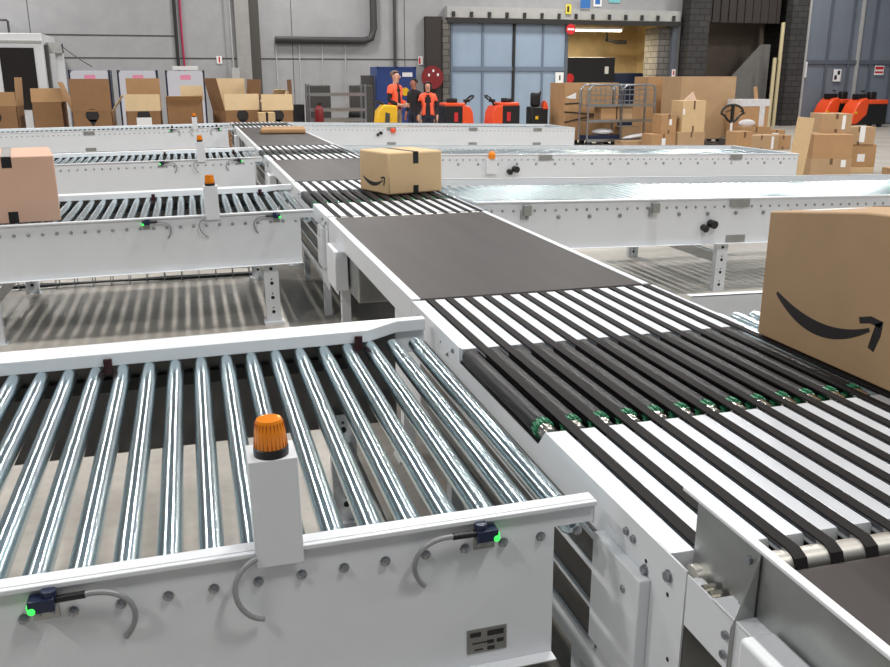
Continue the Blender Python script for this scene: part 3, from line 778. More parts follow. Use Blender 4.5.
# ------------------------------------------------------------------ wall services
o = MB().tube([(2.76,WY-.15,2.84),(5.55,WY-.15,2.84),(5.78,WY-.15,2.92),(5.86,WY-.15,3.2),(5.86,WY-.15,9)], .11, 10).build('drain_pipe', PIPE)
tag(o, 'thick dark pipe bent up along the back wall', 'pipe')
for i, (x, lab) in enumerate(((2.78,'thin conduit at the left end of the thick dark pipe'),(3.50,'second thin conduit from the left below the thick dark pipe'),(4.22,'third thin conduit from the left below the thick dark pipe'),(4.95,'rightmost thin conduit below the thick dark pipe'))):
    o = MB().cyl((x,WY-.05,.9),(x,WY-.05,2.78),.022,8).build('conduit', BEAM); tag(o, lab, 'pipe', 'thin conduits below the thick pipe')
o = MB().cyl((6.56,WY-.06,.02),(6.58,WY-.06,9),.05,8).build('riser_pipe', PIPE); tag(o,'thin dark riser pipe above the blue container','pipe')
b = MB(); b.tube([(-.17,WY-.06,0.02),(-.16,WY-.06,3),(-.1,WY-.06,9)],.05,8); o = b.build('cable_bundle', TRACKB); tag(o,'black cable bundle running up the wall beside red one','cable')
b = MB(); b.tube([(.04,WY-.05,0.02),(.0,WY-.05,3),(.1,WY-.05,9)],.028,8); o = b.build('cable_run', mat('magenta_cable',(176,40,80),.5)); tag(o,'red cable running up the wall','cable')
b = MB(); b.box(1.38,1.62,WY-.4,WY-.28,1.35,2.0); o = b.build('junction_box', BEAM, None, .01); tag(o,'pale junction box beside the concrete column','junction box')
b = MB(); b.cyl((1.45,WY-.32,2.0),(1.40,WY-.32,9),.022,8); o = b.build('conduit', BEAM); tag(o,'thin conduit rising from the pale junction box','pipe')
def wall_sign(name, label, x, z, w, h, base, mark=None, y=WY-.03, cat='sign', markpoly=None, group=None):
    b = MB(); b.box(-w/2,w/2,-.008,0,-h/2,h/2); o = b.build(name, base, None, 0, (x,y,z)); tag(o, label, cat, group)
    if mark:
        b = MB()
        for (x0,x1,z0,z1) in mark[1]: b.box(x0*w,x1*w,-.010,-.008,z0*h,z1*h)
        b.build('print', mark[0], o)
    return o
wall_sign('small_sign','small red and white sign on the wall left of the column',1.05,2.24,.16,.22,LABELM,(REDS,[(-.15,.15,-.35,.4)]))
wall_sign('small_sign','small red and white sign on the wall above the red hose reel',7.42,2.25,.16,.26,LABELM,(REDS,[(-.4,0,-.4,.35)]))
wall_sign('hanging_sign','yellow sign above the sliding door track',12.42,3.90,.2,.3,SIGNY,(INK,[(-.25,.1,-.3,.3)]),y=WY-.36)
wall_sign('hanging_sign','blue sign on the door track next to the yellow one',13.02,4.12,.36,.36,SIGNB,None,y=WY-.36)
wall_sign('hanging_sign','white and blue sign on the wall above the lit bay',13.62,4.20,.3,.34,LABELM,(SIGNB,[(-.3,.3,-.3,.3)]),y=WY-.02)
wall_sign('hanging_sign','pale teal sign high above the lit bay',14.25,4.33,.42,.34,SIGNT,(LABELM,[(-.3,.1,-.2,.3)]),y=WY-.02)
wall_sign('notice','white notice with dark print on the sliding door edge',12.24,1.72,.3,.34,LABELM,(INK,[(-.05,.12,-.25,.2)]),y=WY-.22)
wall_sign('notice','white notice on the right edge post of the lit bay',16.56,1.75,.14,.5,LABELM,(REDS,[(-.2,.2,.1,.4)]),y=WY-.24)
wall_sign('notice','white paper taped on the slate door at its left edge',21.96,2.0,.22,.55,LABELM,None,y=WY-.21)
wall_sign('notice','white notice with black squares on the slate door',23.42,1.80,.34,.44,LABELM,(INK,[(-.35,-.02,-.35,0),(.02,.35,.05,.38)]),y=WY-.21)
wall_sign('notice','red and white notice on the slate door above the trucks',25.28,1.98,.42,.34,LABELM,(REDS,[(-.45,.45,.1,.4),(-.45,.45,-.3,-.1)]),y=WY-.21)
b = MB(); b.cyl((0,0,0),(0,-.012,0),.17,28); o = b.build('no_entry_sign', REDS, None, 0, (12.53,WY-.36,3.27)); tag(o,'round red no entry sign at the top of the sliding door','sign')
b = MB(); b.box(-.12,.12,-.015,-.012,-.03,.03); b.build('bar', LABELM, o)
# hose reel
hr = thing('hose_reel','red hose reel mounted on the dark pillar behind the people','hose reel',(7.72,WY-.36,1.72))
b = MB(); b.lathe([(.1,-.06),(.36,-.06),(.37,-.04),(.36,-.02),(.1,-.02)],axis='y',seg=24); b.build('disc', REDP, hr)
b = MB(); b.lathe([(.1,.02),(.30,.02),(.32,.06),(.30,.10),(.1,.10)],axis='y',seg=24); b.build('hose', TRACKB, hr)
for i in range(3):
    a = .4+i*1.2; b = MB(); b.box(.16*math.cos(a)-.03+.03,.16*math.cos(a)+.06,-.064,-.06,.2*math.sin(a)-.03,.2*math.sin(a)+.05); b.build('label', LABELM, hr)

# loading bay content
for i, (x, y) in enumerate(((14.0, WY+1.2),)):
    tf = thing('tube_light','long fluorescent lamp on the bay ceiling','lamp',(x,y,3.35))
    b = MB(); b.box(-1.1,1.2,-.1,.1,.0,.08); b.build('housing', WHITE2, tf)
    for dy in (-.05,.05):
        b = MB(); b.cyl((-1.05,dy,-.025),(1.15,dy,-.025),.03,8); b.build('tube', TUBEL, tf)
o = MB().tube([(15.1,WY+2.2,3.5),(15.1,WY+2.2,3.05),(15.5,WY+2.2,2.98),(15.9,WY+2.2,2.98)],.07,8).build('bracket_pipe',TRACKB); tag(o,'dark bent pipe under the bay ceiling','pipe')
o = MB().cyl((17.0,WY+2.0,0),(17.0,WY+2.0,3.7),.18,12).build('bay_post',CREAM); tag(o,'cream post inside the lit bay','post')
o = MB().box(-.95,.95,-.5,.5,0,2.42).build('black_crate',BLACK,None,.02,(14.0,WY+1.6,0)); tag(o,'tall black crate inside the lit bay','crate')
b = MB(); b.cyl((-.8,-.505,1.7),(-.8,-.5,1.7),.16,16); b.build('red_mark',REDS,o)
b = MB(); b.box(.55,.7,-.503,-.5,1.85,2.1); b.build('label',LABELM,o)
o = MB().box(-.85,.85,-.5,.5,0,1.88).build('dark_crate',NAVY,None,.02,(15.95,WY+1.9,0)); tag(o,'lower dark crate at right inside the lit bay','crate')
b = MB(); b.box(.05,.15,-.503,-.5,1.5,1.7); b.build('label',LABELM,o)

# right dock content
for x, h, lab in ((20.62,3.6,'tall cream post at the dock opening'),(20.38,2.4,'shorter cream post at the dock opening')):
    o = MB().cyl((x,WY-.55 if h>3 else WY-.6,0),(x,WY-.55 if h>3 else WY-.6,h),.07,10).build('post',CREAM); tag(o,lab,'post')
b = MB(); b.prism([(17.9,0),(21.0,0),(21.0,2.9),(20.6,2.9),(18.9,1.2),(17.9,.9)],'y',WY+.6,WY+.65); o = b.build('dock_curtain',mat('grey_plastic_sheet',(112,110,108),.5,noise=.08)); tag(o,'slanting grey plastic sheet hanging in the dock opening','curtain')

# ------------------------------------------------------------------ trolley rack, blue container, bins
rk = thing('steel_rack','low silver steel rack trolley in front of the back wall','rack',(3.7,23,0))
for sx in (-.72,.72):
    for y in (0,.6):
        b = MB(); b.cyl((sx,y,.1),(sx,y,1.56),.025,8); b.build('post',WIRE,rk)
for z in (.66,.92,1.30):
    b = MB(); b.box(-.72,.72,-.03,.03,z-.035,z+.035); b.build('rail',WIRE,rk)
    b = MB(); b.box(-.72,.72,.57,.63,z-.035,z+.035); b.build('rail',WIRE,rk)
b = MB(); b.box(-.72,.72,-.02,.62,.16,.22); b.build('deck',WIRE,rk)
for sx in (-.68,.68):
    for y in (.04,.58):
        b = MB(); b.cyl((sx-.02,y,.08),(sx+.02,y,.08),.08,10); b.build('wheel',BLACK,rk)
for x, lab in ((3.45,'left dark roll standing behind the steel rack'),(4.6,'right dark roll standing behind the steel rack')):
    o = MB().box(-.3,.3,-.15,.15,0,1.52).build('dark_crate',DCOL,None,.03,(x,24.6,0)); tag(o,lab.replace('roll standing','crate standing'),'crate')
o = MB().cyl((0,0,0),(0,0,1.05),.3,14).build('waste_bin',BLACK,None,0,(2.62,23.6,0)); tag(o,'black waste bin left of the steel rack','bin')
fe = thing('fire_extinguisher','red fire extinguisher beside the left post of the steel rack','extinguisher',(3.16,22.6,0))
b = MB(); b.lathe([(.09,.5),(.11,.53),(.11,.95),(.07,1.02),(.03,1.05)],(0,0,0),14); b.build('cylinder',REDP,fe)
b = MB(); b.box(-.03,.06,-.02,.02,1.05,1.12); b.build('valve',BLACK,fe)
b = MB(); b.box(-.08,.08,-.08,.08,0,.5); b.build('stand',DCOL,fe)
bl = thing('blue_container','tall dark blue steel container behind the man in hi-vis','container',(5.9,26,0))
b = MB(); b.box(-.55,.62,0,1.0,.1,2.02); b.build('body',BLUEP,bl,.01)
for x in (-.55,.0,.57):
    b = MB(); b.box(x,x+.05,-.03,0,.1,2.02); b.build('rib',BLUEP,bl)
for z in (.1,1.0,1.97):
    b = MB(); b.box(-.55,.62,-.03,0,z,z+.05); b.build('rail',BLUEP,bl)
b = MB(); b.box(-.12,-.07,-.035,-.03,1.18,1.38); b.box(-.12,.02,-.035,-.03,1.18,1.23); b.box(-.0,.05,-.035,-.03,1.18,1.38); b.build('painted_letter',LABELM,bl)
b = MB(); b.cyl((.28,-.03,1.32),(.28,-.036,1.32),.12,14); b.build('yellow_mark',YELLOW,bl)
b = MB(); b.box(.2,.5,-.035,-.03,1.74,1.86); b.build('label',LABELM,bl)
o = MB().box(-.18,.18,-.1,.1,0,1.78).build('grey_cabinet',DCOL,None,.01,(5.12,26.3,0)); tag(o,'narrow grey cabinet left of the blue container','cabinet')
o = MB().ball((0,0,.35),.3,.25,.38).ball((.1,-.05,.75),.22,.2,.22).build('waste_sack',BLACK,None,0,(4.25,24.0,.0)); tag(o,'black stuffed sack behind the right post of the rack','sack')

# ------------------------------------------------------------------ powered pallet trucks
def truck(label, loc, rz=0, body=ORANGE, kind='a', flip=1, group='powered pallet trucks by the sliding door'):
    root = thing('pallet_truck', label, 'pallet truck', loc, rz, group)
    f = flip
    def bx(b, x0, x1, *r): x0, x1 = sorted((x0*f, x1*f)); b.box(x0, x1, *r)
    b = MB(); bx(b, -.38, .16, -.3, .3, .12, 1.02); b.build('battery_box', BLACK, root, .02)
    b = MB()
    prof = [(.10,.12),(.40,.12),(.42,.45),(.38,.85),(.30,1.0),(.10,1.04)]
    b.prism([(x*f,z) for x,z in prof], 'y', -.33, .33); b.build('cowl', body, root, .03)
    b = MB(); bx(b, -.36, .18, -.31, .31, 1.0, 1.09); b.build('lid', body, root, .03)
    b = MB(); b.tube([(x*f,0,z) for x,z in ((.22,1.0),(.30,1.12),(.36,1.18))],.03,8); b.tube([(x*f,y,z) for x,y,z in ((.34,-.16,1.16),(.42,-.17,1.22),(.46,-.1,1.26),(.46,.1,1.26),(.42,.17,1.22),(.34,.16,1.16))],.025,8); b.box(.30*f-.06,.30*f+.06,-.1,.1,1.10,1.17); b.build('tiller_handle', BLACK, root)
    b = MB(); bx(b, -.22, .02, -.12, .12, 1.08, 1.2); b.build('control_pod', BLACK, root, .03)
    b = MB(); bx(b, -.12, -.02, -.305, -.30, .62, .85); b.build('warning_label', REDS, root)
    for y in (-.2,.2):
        b = MB(); b.box(y-.08, y+.08, .3, 1.3, .06, .12); b.build('fork', DCOL, root)
    for x, y in ((.28,-.25),(.28,.25),(-.3,0)):
        b = MB(); b.cyl((x*f,y-.04,.09),(x*f,y+.04,.09),.09,12); b.build('wheel', BLACK, root)
    return root
def rider_truck(label, loc, flip=1, group='powered pallet trucks by the sliding door', orange=True):
    root = thing('rider_truck', label, 'pallet truck', loc, 0, group); f = flip
    def bx(b, x0, x1, *r): x0, x1 = sorted((x0*f, x1*f)); b.box(x0, x1, *r)
    b = MB(); bx(b, -.75, .85, -.4, .4, .1, .84); b.build('chassis', BLACK, root, .03)
    b = MB(); b.prism([(x*f,z) for x,z in ((-.98,.12),(-.70,.12),(-.22,.46),(-.15,.98),(-.30,1.06),(-.55,1.02),(-.78,.82),(-.95,.5))], 'y', -.42, .42); b.build('cowl', ORANGE, root, .05)
    b = MB(); bx(b, -.15, .85, -.42, .42, .84, 1.0); b.build('upper_cover', ORANGE, root, .03)
    b = MB(); b.box(.25*f-.17, .25*f+.17, -.15, .15, .9, 1.28); b.build('backrest', BLACK, root, .05)
    b = MB(); bx(b, -.62, -.2, -.2, .2, 1.02, 1.2); b.tube([(-.4*f,-.2,1.15),(-.3*f,-.15,1.32),(-.2*f,.15,1.3)],.03,8); b.build('steering_pod', BLACK, root, .03)
    b = MB(); bx(b, -.9, -.75, -.425, -.42, .5, .58); b.build('yellow_label', YELLOW, root)
    for x in (-.7,.6):
        for y in (-.3,.3):
            b = MB(); b.cyl((x*f,y-.06,.12),(x*f,y+.06,.12),.12,14); b.build('wheel', BLACK, root)
    return root
TY = 22.6
truck('orange and black pallet truck nearest the people, handle to the right', (6.72,TY,0), 0, flip=1)
truck('orange and black pallet truck in the middle before the blue door, handle to the left', (8.02,TY,0), 0, flip=-1)
# narrow black truck seen from behind
nt_ = thing('stand_on_truck','narrow black truck with tall backrest before the blue grey door','pallet truck',(8.92,TY,0),0,'powered pallet trucks by the sliding door')
b = MB(); b.box(-.24,.24,-.4,.0,.1,.98); b.build('chassis',BLACK,nt_,.03)
b = MB(); b.box(-.20,.06,-.3,-.15,.98,1.34); b.build('backrest',BLACK,nt_,.05)
b = MB(); b.prism([(.08,.92),(.24,.92),(.20,1.06),(.15,1.14),(.10,1.04)],'y',-.42,-.2); b.build('cowl',ORANGE,nt_,.01)
b = MB(); b.tube([(.12,.0,1.0),(.13,0,1.2),(.16,.0,1.36)],.025,6); b.build('tiller_handle',BLACK,nt_)
b = MB(); b.box(-.12,-.04,-.405,-.40,.66,.74); b.build('label',YELLOW,nt_)
for x in (-.18,.18):
    b = MB(); b.cyl((x-.04,-.25,.1),(x+.04,-.25,.1),.1,12); b.build('wheel',BLACK,nt_)
G2 = 'orange trucks in front of the slate door'
rider_truck('nearest orange rider truck with black backrest before the slate door',(23.5,27.2,0),1,G2).scale = (.80,.8,.96)
rider_truck('orange truck half hidden behind the nearest rider truck',(23.1,28.2,0),1,G2).scale = (.80,.8,.96)
# yellow manual pallet truck beside the man
yt = thing('yellow_pallet_truck','yellow pallet truck beside the man in hi-vis','pallet truck',(4.22,19.75,0))
b = MB(); b.prism([(-.28,.12),(-.1,.12),(.05,.1),(.25,.1),(.25,1.12),(-.05,1.14),(-.18,1.0)],'y',-.2,.2); b.build('body',YELLOW,yt,.03)
b = MB(); b.prism([(-.08,.2),(.04,.2),(.08,.95),(-.02,.98)],'y',-.21,-.2); b.build('side_recess',DCOL,yt)
b = MB(); b.tube([(.05,0,1.1),(-.12,0,1.2),(-.2,0,1.18)],.03,8); b.build('tiller_handle',BLACK,yt)
for y in (-.14,.14):
    b = MB(); b.cyl((-.1,y-.04,.1),(-.1,y+.04,.1),.1,12); b.build('wheel',BLACK,yt)
    b = MB(); b.box(y-.07,y+.07,.2,1.1,.05,.1); b.build('fork',YELLOW,yt)

# ------------------------------------------------------------------ right side cartons, cage and pallets
def pallet(label, loc, w=1.2, d=1.0, mt=WOODP):
    root = thing('pallet', label, 'pallet', loc)
    for i in range(6):
        b = MB(); x = -w/2+i*(w-.1)/5; b.box(x,x+.1,-d/2,d/2,.12,.142); b.build('deck_board',mt,root)
    for x in (-w/2, -.05, w/2-.1):
        b = MB()
        for y in (-d/2,-.05,d/2-.1): b.box(x,x+.1,y,y+.1,.02,.12)
        b.box(x,x+.1,-d/2,d/2,0,.02); b.build('bearer',mt,root)
    return root
pallet('dark pallet under the large strapped carton',(10.14,22.15,0),1.5,1.0,TRACKB)
o = carton('large brown carton with black straps beside the roll cage',(10.14,22.15,.144),(1.52,1.0,1.44),0,CARDM,None)
b = MB()
for p in ([(-.76,-.503,.92),(-.3,-.503,.94),(-.28,-.503,.88)],[(-.76,-.503,.72),(0,-.503,.66),(.76,-.503,.66)],[(-.76,-.503,.45),(-.3,-.503,.55),(.3,-.503,.66)],[(-.7,-.503,.3),(-.76,-.503,.15)]):
    b.tube(p,.018,6)
b.build('strap',TRACKB,o)
b = MB(); b.prism([(-.74,1.08),(-.45,1.2),(-.45,1.05),(-.6,1.05)],'y',-.504,-.5); b.build('torn_label',LABELM,o)

cg = thing('roll_cage','silver wire roll cage with shelves in front of the lit bay','cage',(10.55,20.75,0))
for dy in (0,.5):
    for x0, x1 in ((-.92,.0),(.0,.92)):
        b = MB(); r = .14
        pts = [(x0,dy,.2),(x0,dy,1.52-r)]+[(x0+r-r*math.cos(a),dy,1.52-r+r*math.sin(a)) for a in (.4,.8,1.2)]+[(x0+r,dy,1.54),(x1-r,dy,1.54)]+[(x1-r+r*math.sin(a),dy,1.54-r+r*math.cos(a)) for a in (.4,.8,1.2)]+[(x1,dy,1.52-r),(x1,dy,.2)]
        b.tube(pts,.026,8); b.build('frame_loop',WIRE,cg)
    b = MB()
    for i in range(14):
        x = -.88+i*.135; b.cyl((x,dy,1.02),(x,dy,1.5),.006,5)
    for z in (1.02,1.15,1.3,1.42): b.cyl((-.92,dy,z),(.92,dy,z),.008,5)
    b.build('wire_panel',WIRE,cg)
for z in (.2,.68,1.06):
    b = MB(); b.box(-.92,.92,0,.5,z-.02,z)
    b.box(-.92,.92,-.02,0,z-.05,z+.02); b.build('shelf',WIRE,cg)
for x in (-.88,.88):
    for y in (.05,.45):
        b = MB(); b.cyl((x-.03,y,.09),(x+.03,y,.09),.09,12); b.build('wheel',BLACK,cg)
carton('left tan carton on the middle shelf of the roll cage',(10.22,21.0,.68),(.42,.4,.33),0,CARDM,'x')
carton('right tan carton on the middle shelf of the roll cage',(10.68,21.0,.68),(.42,.4,.34),0,CARD,'x')
carton('tan carton on the bottom shelf of the roll cage',(10.9,21.06,.2),(.55,.34,.30),0,CARD,'x')
carton('dark blue flat tray at the bottom of the roll cage',(10.1,20.98,.2),(1.0,.3,.11),0,NAVY,None,cat='tray',name='flat_tray')
b = MB(); b.ball((0,0,.07),.3,.16,.08); o = b.build('plastic_bag',FOIL,None,0,(10.15,20.95,.322)); tag(o,'white plastic mailing bag on the blue tray in the roll cage','bag')
b = MB(); b.ball((0,0,.06),.38,.1,.06,Matrix.Rotation(-.12,4,'Y')); o = b.build('plastic_bag',FOIL,None,0,(11.0,20.86,.26)); o.location=(11.0,20.80,.205); tag(o,'long white mailing bag at the right in the roll cage','bag')
carton('small carton on the floor in front of the roll cage',(10.75,20.3,0),(.9,.5,.2),0,CARD,'x')
# stack left of the tall sheet
carton('low long carton with white label right of the roll cage',(11.06,19.7,0),(.66,.5,.40),0,CARDM,'y',None,(.0,.5,.1,.2))
carton('lower carton under the tall tan one beside the big sheet',(11.78,19.7,0),(.74,.6,.44),0,CARD,'y')
carton('tall tan carton stacked beside the big cardboard sheet',(11.82,19.7,.44),(.62,.55,.74),0,CARDL,'y',None,(-.44,.65,.05,.14))
carton('small brown carton squeezed left of the tall tan one',(11.20,19.72,.402),(.40,.45,.46),0,CARDM,'y',None,(.1,.6,.07,.14))
b = MB(); b.prism([(-.2,0),(.16,0),(.05,.2)],'y',-.01,.01); o = b.build('paper_wrap',mat('pale_paper',(214,190,172),.7),None,0,(11.9,19.75,1.18)); tag(o,'pale torn paper on the tall tan carton','paper')
# large sheet carton on pallet
pallet('dark pallet under the tallest kraft carton',(13.2,21.6,0),1.6,1.0,TRACKB)
o = carton('tallest plain kraft carton standing on dark pallet',(13.22,21.6,.144),(1.62,1.0,1.60),0,CARD,None)
o = carton('brown carton wall behind the tallest kraft carton',(12.75,22.9,0),(1.1,.8,1.74),0,CARDM,None)
# pallet jack and wrapped pile
pj = thing('hand_pallet_jack','hand pallet jack with black loop handle among cartons','pallet jack',(13.0,19.6,0))
b = MB(); loop = []
for i in range(24):
    a = 2*PI*i/24; x = .31*math.sin(a)*(1.0 if math.cos(a)>-.2 else .75+.25*math.cos(a+.0)) ; z = .86+.21*math.cos(a); loop.append((x,0,z))
b.tube(loop,.028,8,True); b.cyl((0,0,1.06),(0,0,.66),.045,8); b.build('handle',BLACK,pj)
b = MB(); b.cyl((0,0,.25),(0,0,.68),.03,8); b.build('tiller',LABELM,pj)
b = MB(); b.tube([(-.18,-.02,.9),(-.05,-.02,.95),(.0,-.02,.9)],.015,6); b.tube([(.2,-.02,.92),(.36,-.02,.86)],.015,6); b.build('lever',BLACK,pj)
b = MB(); b.box(-.2,.2,-.15,.2,.06,.27); b.build('hydraulic_unit',DCOL,pj,.02)
for x in (-.2,.2):
    b = MB(); b.box(x-.08,x+.08,.2,1.3,.05,.1); b.build('fork',DCOL,pj)
for x in (-.1,.1):
    b = MB(); b.cyl((x-.04,0,.09),(x+.04,0,.09),.09,12); b.build('wheel',BLACK,pj)
carton('wide carton lying in front of the pallet jack',(13.42,19.15,0),(.98,.5,.36),0,CARD,'y',None,(.32,.5,.07,.3))
carton('smaller brown carton right of the wide one below the jack',(14.15,19.3,0),(.44,.5,.34),0,CARDM,'y')
carton('carton with white labels at the right end of the jack pile',(14.75,20.4,0),(.5,.5,.40),0,CARDM,'y',None,(-.1,.5,.2,.26))
carton('flat carton sheet topped with film behind the pallet jack',(14.05,20.4,.0),(.86,.7,.50),0,CARDM,'y')
wp = carton('film-wrapped carton pile behind the pallet jack',(14.12,20.6,.50),(.84,.6,.66),0,CARDM,None)
b = MB(); b.box(-.43,.43,-.31,.31,.50,.68); b.box(.14,.30,-.312,-.30,.0,.66); b.ball((-.2,-.3,.08),.26,.05,.1); b.build('stretch_film',FOIL,wp,.01)
b = MB(); b.cyl((.22,0,.68),(.16,0,.98),.05,8); b.build('film_end',CARDM,wp)

# right stack near the end of conveyor
carton('tan carton on top of the leaning stack at the right',(11.12,13.7,.77),(.54,.5,.33),math.radians(-14),CARD,'y',None,(.24,.55,.06,.24))
carton('brown printed carton in the middle of the right stack',(10.80,13.3,.36),(.66,.58,.41),math.radians(-22),CARDM,'x',None)
carton('wide taped carton at the bottom of the right stack',(10.80,13.3,0),(.68,.60,.36),math.radians(-22),CARD,'y',TAPEB,(.3,.78,.08,.12))
b = MB(); b.box(-.14,.14,-.03,.03,0,1.06); o = b.build('flat_carton',CARDL,None,.004,(10.13,13.25,0)); o.rotation_euler=(0,math.radians(6),math.radians(-12)); tag(o,'flattened tan carton leaning against the right stack','box')
carton('lower brown carton of the two-high pile right of the stack',(12.05,14.1,.1),(.60,.5,.42),math.radians(-15),CARDM,'x',None,(.05,.42,.14,.14))
carton('upper carton with white label on the two-high pile',(11.98,14.1,.52),(.60,.5,.32),math.radians(-15),CARD,'y',TAPEB,(.1,.6,.1,.3))
carton('low carton sheet under the two-high pile',(12.0,14.1,0),(.66,.55,.10),math.radians(-15),CARDL,None)
carton('small carton hidden behind the leaning flattened carton',(10.75,15.9,.25),(.35,.4,.42),0,CARDM,'y')
carton('lower small carton at left behind the flattened carton',(10.7,15.9,0),(.48,.4,.25),0,CARDM,'y')
carton('low carton at the far right edge behind the long conveyor',(12.55,13.3,0),(.6,.5,.13),0,CARD,'y')

# wire cable tray on the floor under the left conveyor
ct = thing('cable_tray','wire mesh cable tray on the floor behind the second left conveyor','cable tray',(-.7,7.80,0))
b = MB()
for dz, dy in ((.01,0),(.05,0),(.1,0),(.01,.2),(.1,.2)): b.cyl((-1.8,dy,dz),(1.3,dy,dz),.004,5)
for i in range(22):
    x = -1.78+i*.145; b.tube([(x,0,.10),(x,0,.006),(x,.2,.006),(x,.2,.10)],.004,5)
b.build('wire_mesh',WIRE,ct)
b = MB(); b.tube([(-1.8,.1,.02),(-.6,.08,.025),(.4,.12,.02),(1.3,.1,.02)],.018,8); b.build('cable',BLACK,ct)

# ------------------------------------------------------------------ people
def evaluated(o):
    dg = bpy.context.evaluated_depsgraph_get(); return bpy.data.meshes.new_from_object(o.evaluated_get(dg))
def person(label, loc, rz, h, top, legs, skin, hair, hairlong=False, arms='down', vest=True, female=False):
    """facing -Y before rz; one continuous skinned body"""
    k = h/1.78
    J = {'pel':(0,0,.96),'sp':(0,.01,1.14),'ch':(0,.01,1.36),'nk':(0,.0,1.50),'hd0':(0,-.015,1.56),'hd1':(0,-.02,1.66),'hd2':(0,-.005,1.74)}
    R = {'pel':(.165,.12),'sp':(.15,.11),'ch':(.175,.12),'nk':(.05,.052),'hd0':(.062,.075),'hd1':(.078,.095),'hd2':(.06,.07)}
    E = [('pel','sp'),('sp','ch'),('ch','nk'),('nk','hd0'),('hd0','hd1'),('hd1','hd2')]
    for s, n in ((-1,'l'),(1,'r')):
        J['hip'+n]=(s*.095,0,.90); J['kn'+n]=(s*.105,-.02,.50); J['an'+n]=(s*.11,.01,.09); J['to'+n]=(s*.125,-.15,.045)
        R['hip'+n]=(.10,.10); R['kn'+n]=(.062,.065); R['an'+n]=(.042,.045); R['to'+n]=(.042,.035)
        J['sh'+n]=(s*.185,.01,1.42); R['sh'+n]=(.065,.065)
        if arms == 'down':
            J['el'+n]=(s*.235,.03,1.14); J['wr'+n]=(s*.24,-.05,.90); J['ha'+n]=(s*.235,-.075,.80)
        elif arms == 'forward':
            J['el'+n]=(s*.24,.03,1.15); J['wr'+n]=(s*.17,-.20,1.06); J['ha'+n]=(s*.10,-.27,1.06)
        else:
            J['el'+n]=(s*.25,.03,1.15); J['wr'+n]=(s*.15,-.17,1.12); J['ha'+n]=(s*.05,-.20,1.14)
        R['el'+n]=(.045,.045); R['wr'+n]=(.032,.03); R['ha'+n]=(.034,.02)
        E += [('pel','hip'+n),('hip'+n,'kn'+n),('kn'+n,'an'+n),('an'+n,'to'+n),('ch','sh'+n),('sh'+n,'el'+n),('el'+n,'wr'+n),('wr'+n,'ha'+n)]
    if female:
        R['ch']=(.15,.115); R['sp']=(.125,.10)
        for n in 'lr':
            s = -1 if n=='l' else 1
            J['sh'+n]=(s*.16,.01,1.41)
    names = list(J)
    me = bpy.data.meshes.new('tmp'); me.from_pydata([Vector(J[n])*k for n in names],[(names.index(a),names.index(c)) for a,c in E],[])
    o = bpy.data.objects.new('tmp',me); COL.objects.link(o)
    sk = o.modifiers.new('skin','SKIN'); sk.use_smooth_shade = True
    for i, n in enumerate(names):
        v = me.skin_vertices[0].data[i]; v.radius = (R[n][0]*k,R[n][1]*k); v.use_root = (n=='pel')
    ss = o.modifiers.new('sub','SUBSURF'); ss.levels = 2; ss.render_levels = 2
    body_me = evaluated(o); bpy.data.objects.remove(o)
    bm = bmesh.new(); bm.from_mesh(body_me)
    # fingers, nose, ears belong to the same body mesh
    body_me.materials.clear()
    for mm in (skin, top, legs, SHOE): body_me.materials.append(mm)
    def zone(c):
        x, y, z = c.x/k, c.y/k, c.z/k
        if z < .1: return 3
        if z > 1.51: return 0
        if abs(x) > .0 and z < 1.3:
            for n in 'lr':
                if (Vector((x,y,z))-Vector(J['wr'+n])).length < .06 or (Vector((x,y,z))-Vector(J['ha'+n])).length < .09: return 0
        if z < .95 and abs(x) < .215: return 2
        return 1
    for f in bm.faces: f.material_index = zone(f.calc_center_median()); f.smooth = True
    vest_faces = [f for f in bm.faces if f.material_index == 1]
    w = MB(); w.bm.free(); w.bm = bm; w.mi = 0
    w.ball((0,-.115*k,1.645*k),.014*k,.022*k,.026*k,u=8,v=6)
    for s in (-1,1): w.ball((s*.085*k,.0,1.65*k),.012*k,.022*k,.032*k,u=8,v=6)
    for n in 'lr':
        hx, hy, hz = J['ha'+n]; s = -1 if n=='l' else 1
        d0 = (Vector(J['ha'+n])-Vector(J['wr'+n])).normalized()
        side = Vector((0,1,0)) if arms=='down' else Vector((0,0,1))
        for q, ln in enumerate((.07,.08,.075,.06)):
            p0 = Vector(J['ha'+n])+side*(q-1.5)*.019; p1 = p0+d0*ln*.55; p2 = p1+(d0+Vector((-s*.5,0,-.2)))*ln*.4
            w.tube([p0*k,p1*k,p2*k],.0088*k,6)
        p0 = Vector(J['wr'+n])+d0*.04; w.tube([p0*k,(p0+d0*.03+side*-.04)*k,(p0+d0*.07+side*-.05)*k],.0095*k,6)
    bm.to_mesh(body_me)
    body_me.name = 'person'
    po = bpy.data.objects.new('person', body_me); COL.objects.link(po); po.location = loc; po.rotation_euler.z = rz
    tag(po, label, 'person')
    # face
    b = MB()
    for s in (-1,1): b.ball((s*.032*k,-.103*k,1.672*k),.012*k,.008*k,.007*k,u=8,v=6)
    b.ball((0,-.102*k,1.605*k),.026*k,.008*k,.006*k,u=8,v=6)
    b.build('face_features', mat('face_dark_'+str(len(MATS)),(90,44,40),.6), po)
    # hair cap
    b = MB(); b.ball((0,.012*k,1.70*k),.092*k,.108*k,.085*k)
    bmesh.ops.delete(b.bm, geom=[v for v in b.bm.verts if v.co.y < -.045*k and v.co.z < 1.735*k], context='VERTS')
    if hairlong:
        b.ball((0,.07*k,1.60*k),.09*k,.05*k,.13*k)
        for sx in (-1,1): b.ball((sx*.082*k,.01*k,1.62*k),.03*k,.06*k,.11*k)
    b.build('hair', hair, po)
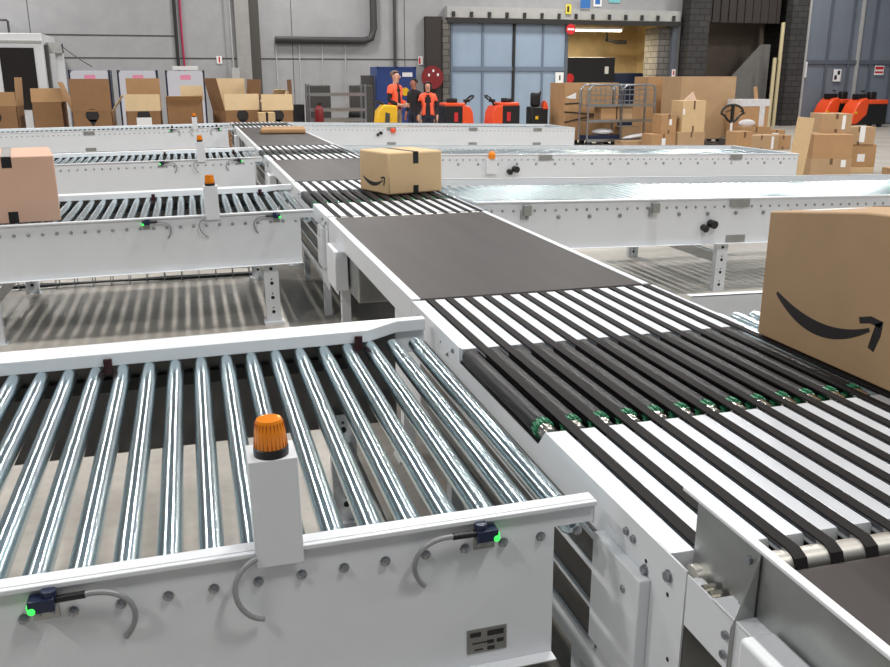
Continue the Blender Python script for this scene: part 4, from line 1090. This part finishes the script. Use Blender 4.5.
    if vest:
        vm = bmesh.new(); vm.from_mesh(body_me); vm.faces.ensure_lookup_table()
        vm.normal_update()
        kill = []
        for f in vm.faces:
            c = f.calc_center_median()/k
            arm = abs(c.x) > (.175 if female else .205)
            sleeve = arm and c.z < 1.3
            ok = f.material_index == 1 and .84 < c.z < 1.49 and not sleeve
            if ok and c.y < -.06 and abs(c.x) < .065: ok = False        # open front
            if not ok: kill.append(f)
        bmesh.ops.delete(vm, geom=kill, context='FACES')
        vm.normal_update()
        for v in vm.verts: v.co += v.normal*.016*k
        for f in vm.faces:
            c = f.calc_center_median()/k
            f.material_index = 1 if (1.02 < c.z < 1.07 or .92 < c.z < .96) else 0; f.smooth = True
        vme = bpy.data.meshes.new('hi_vis_vest'); vm.to_mesh(vme); vm.free()
        vme.materials.clear(); vme.materials.append(HIVIS); vme.materials.append(REFL)
        vo = bpy.data.objects.new('hi_vis_vest', vme); COL.objects.link(vo); vo.parent = po
        so = vo.modifiers.new('solid','SOLIDIFY'); so.thickness = .006
    return po
person('tall person in orange hi-vis vest and beige trousers, turned to the right',(4.60,20.3,0),math.radians(48),1.87,JACKET,TROUS,SKIN,HAIRG,arms='forward')
person('dark-haired person in open orange vest over black top, facing the camera',(5.42,20.5,0),math.radians(-14),1.63,JACKET,JEANS,SKIN,HAIRD,True,arms='down',female=True)
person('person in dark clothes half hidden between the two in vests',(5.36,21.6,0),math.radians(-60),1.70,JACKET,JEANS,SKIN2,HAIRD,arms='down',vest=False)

# ------------------------------------------------------------------ light
w = bpy.data.worlds.new('world'); scene.world = w; w.use_nodes = True
bg = w.node_tree.nodes['Background']; bg.inputs['Color'].default_value = (.84,.92,1.0,1); bg.inputs['Strength'].default_value = .165
def area(name, loc, sx, sy, power, rot=(0,0,0), col=(1,.97,.93)):
    l = bpy.data.lights.new(name,'AREA'); l.shape = 'RECTANGLE'; l.size = sx; l.size_y = sy; l.energy = power; l.color = col
    o = bpy.data.objects.new(name,l); COL.objects.link(o); o.location = loc; o.rotation_euler = rot; return o
for y, p in ((-1.2, 250), (5.2, 320), (11.0, 320), (18.0, 330), (25.5, 380)):
    for x in (-5.2, 3.2, 11.6, 20.0):
        area('ceiling_lamp', (x, y, 8.0), .28, 1.3, p)
area('bay_lamp', (14.0, WY+1.2, 3.28), 2.2, .15, 260, col=(1,.88,.64))

scene.view_settings.view_transform = 'Standard'; scene.view_settings.look = 'None'
scene.view_settings.gamma = 1; scene.view_settings.use_curve_mapping = False
scene.view_settings.exposure = 0.0
scene.cycles.max_bounces = 8; scene.cycles.diffuse_bounces = 3; scene.cycles.glossy_bounces = 5
scene.cycles.sample_clamp_indirect = 4
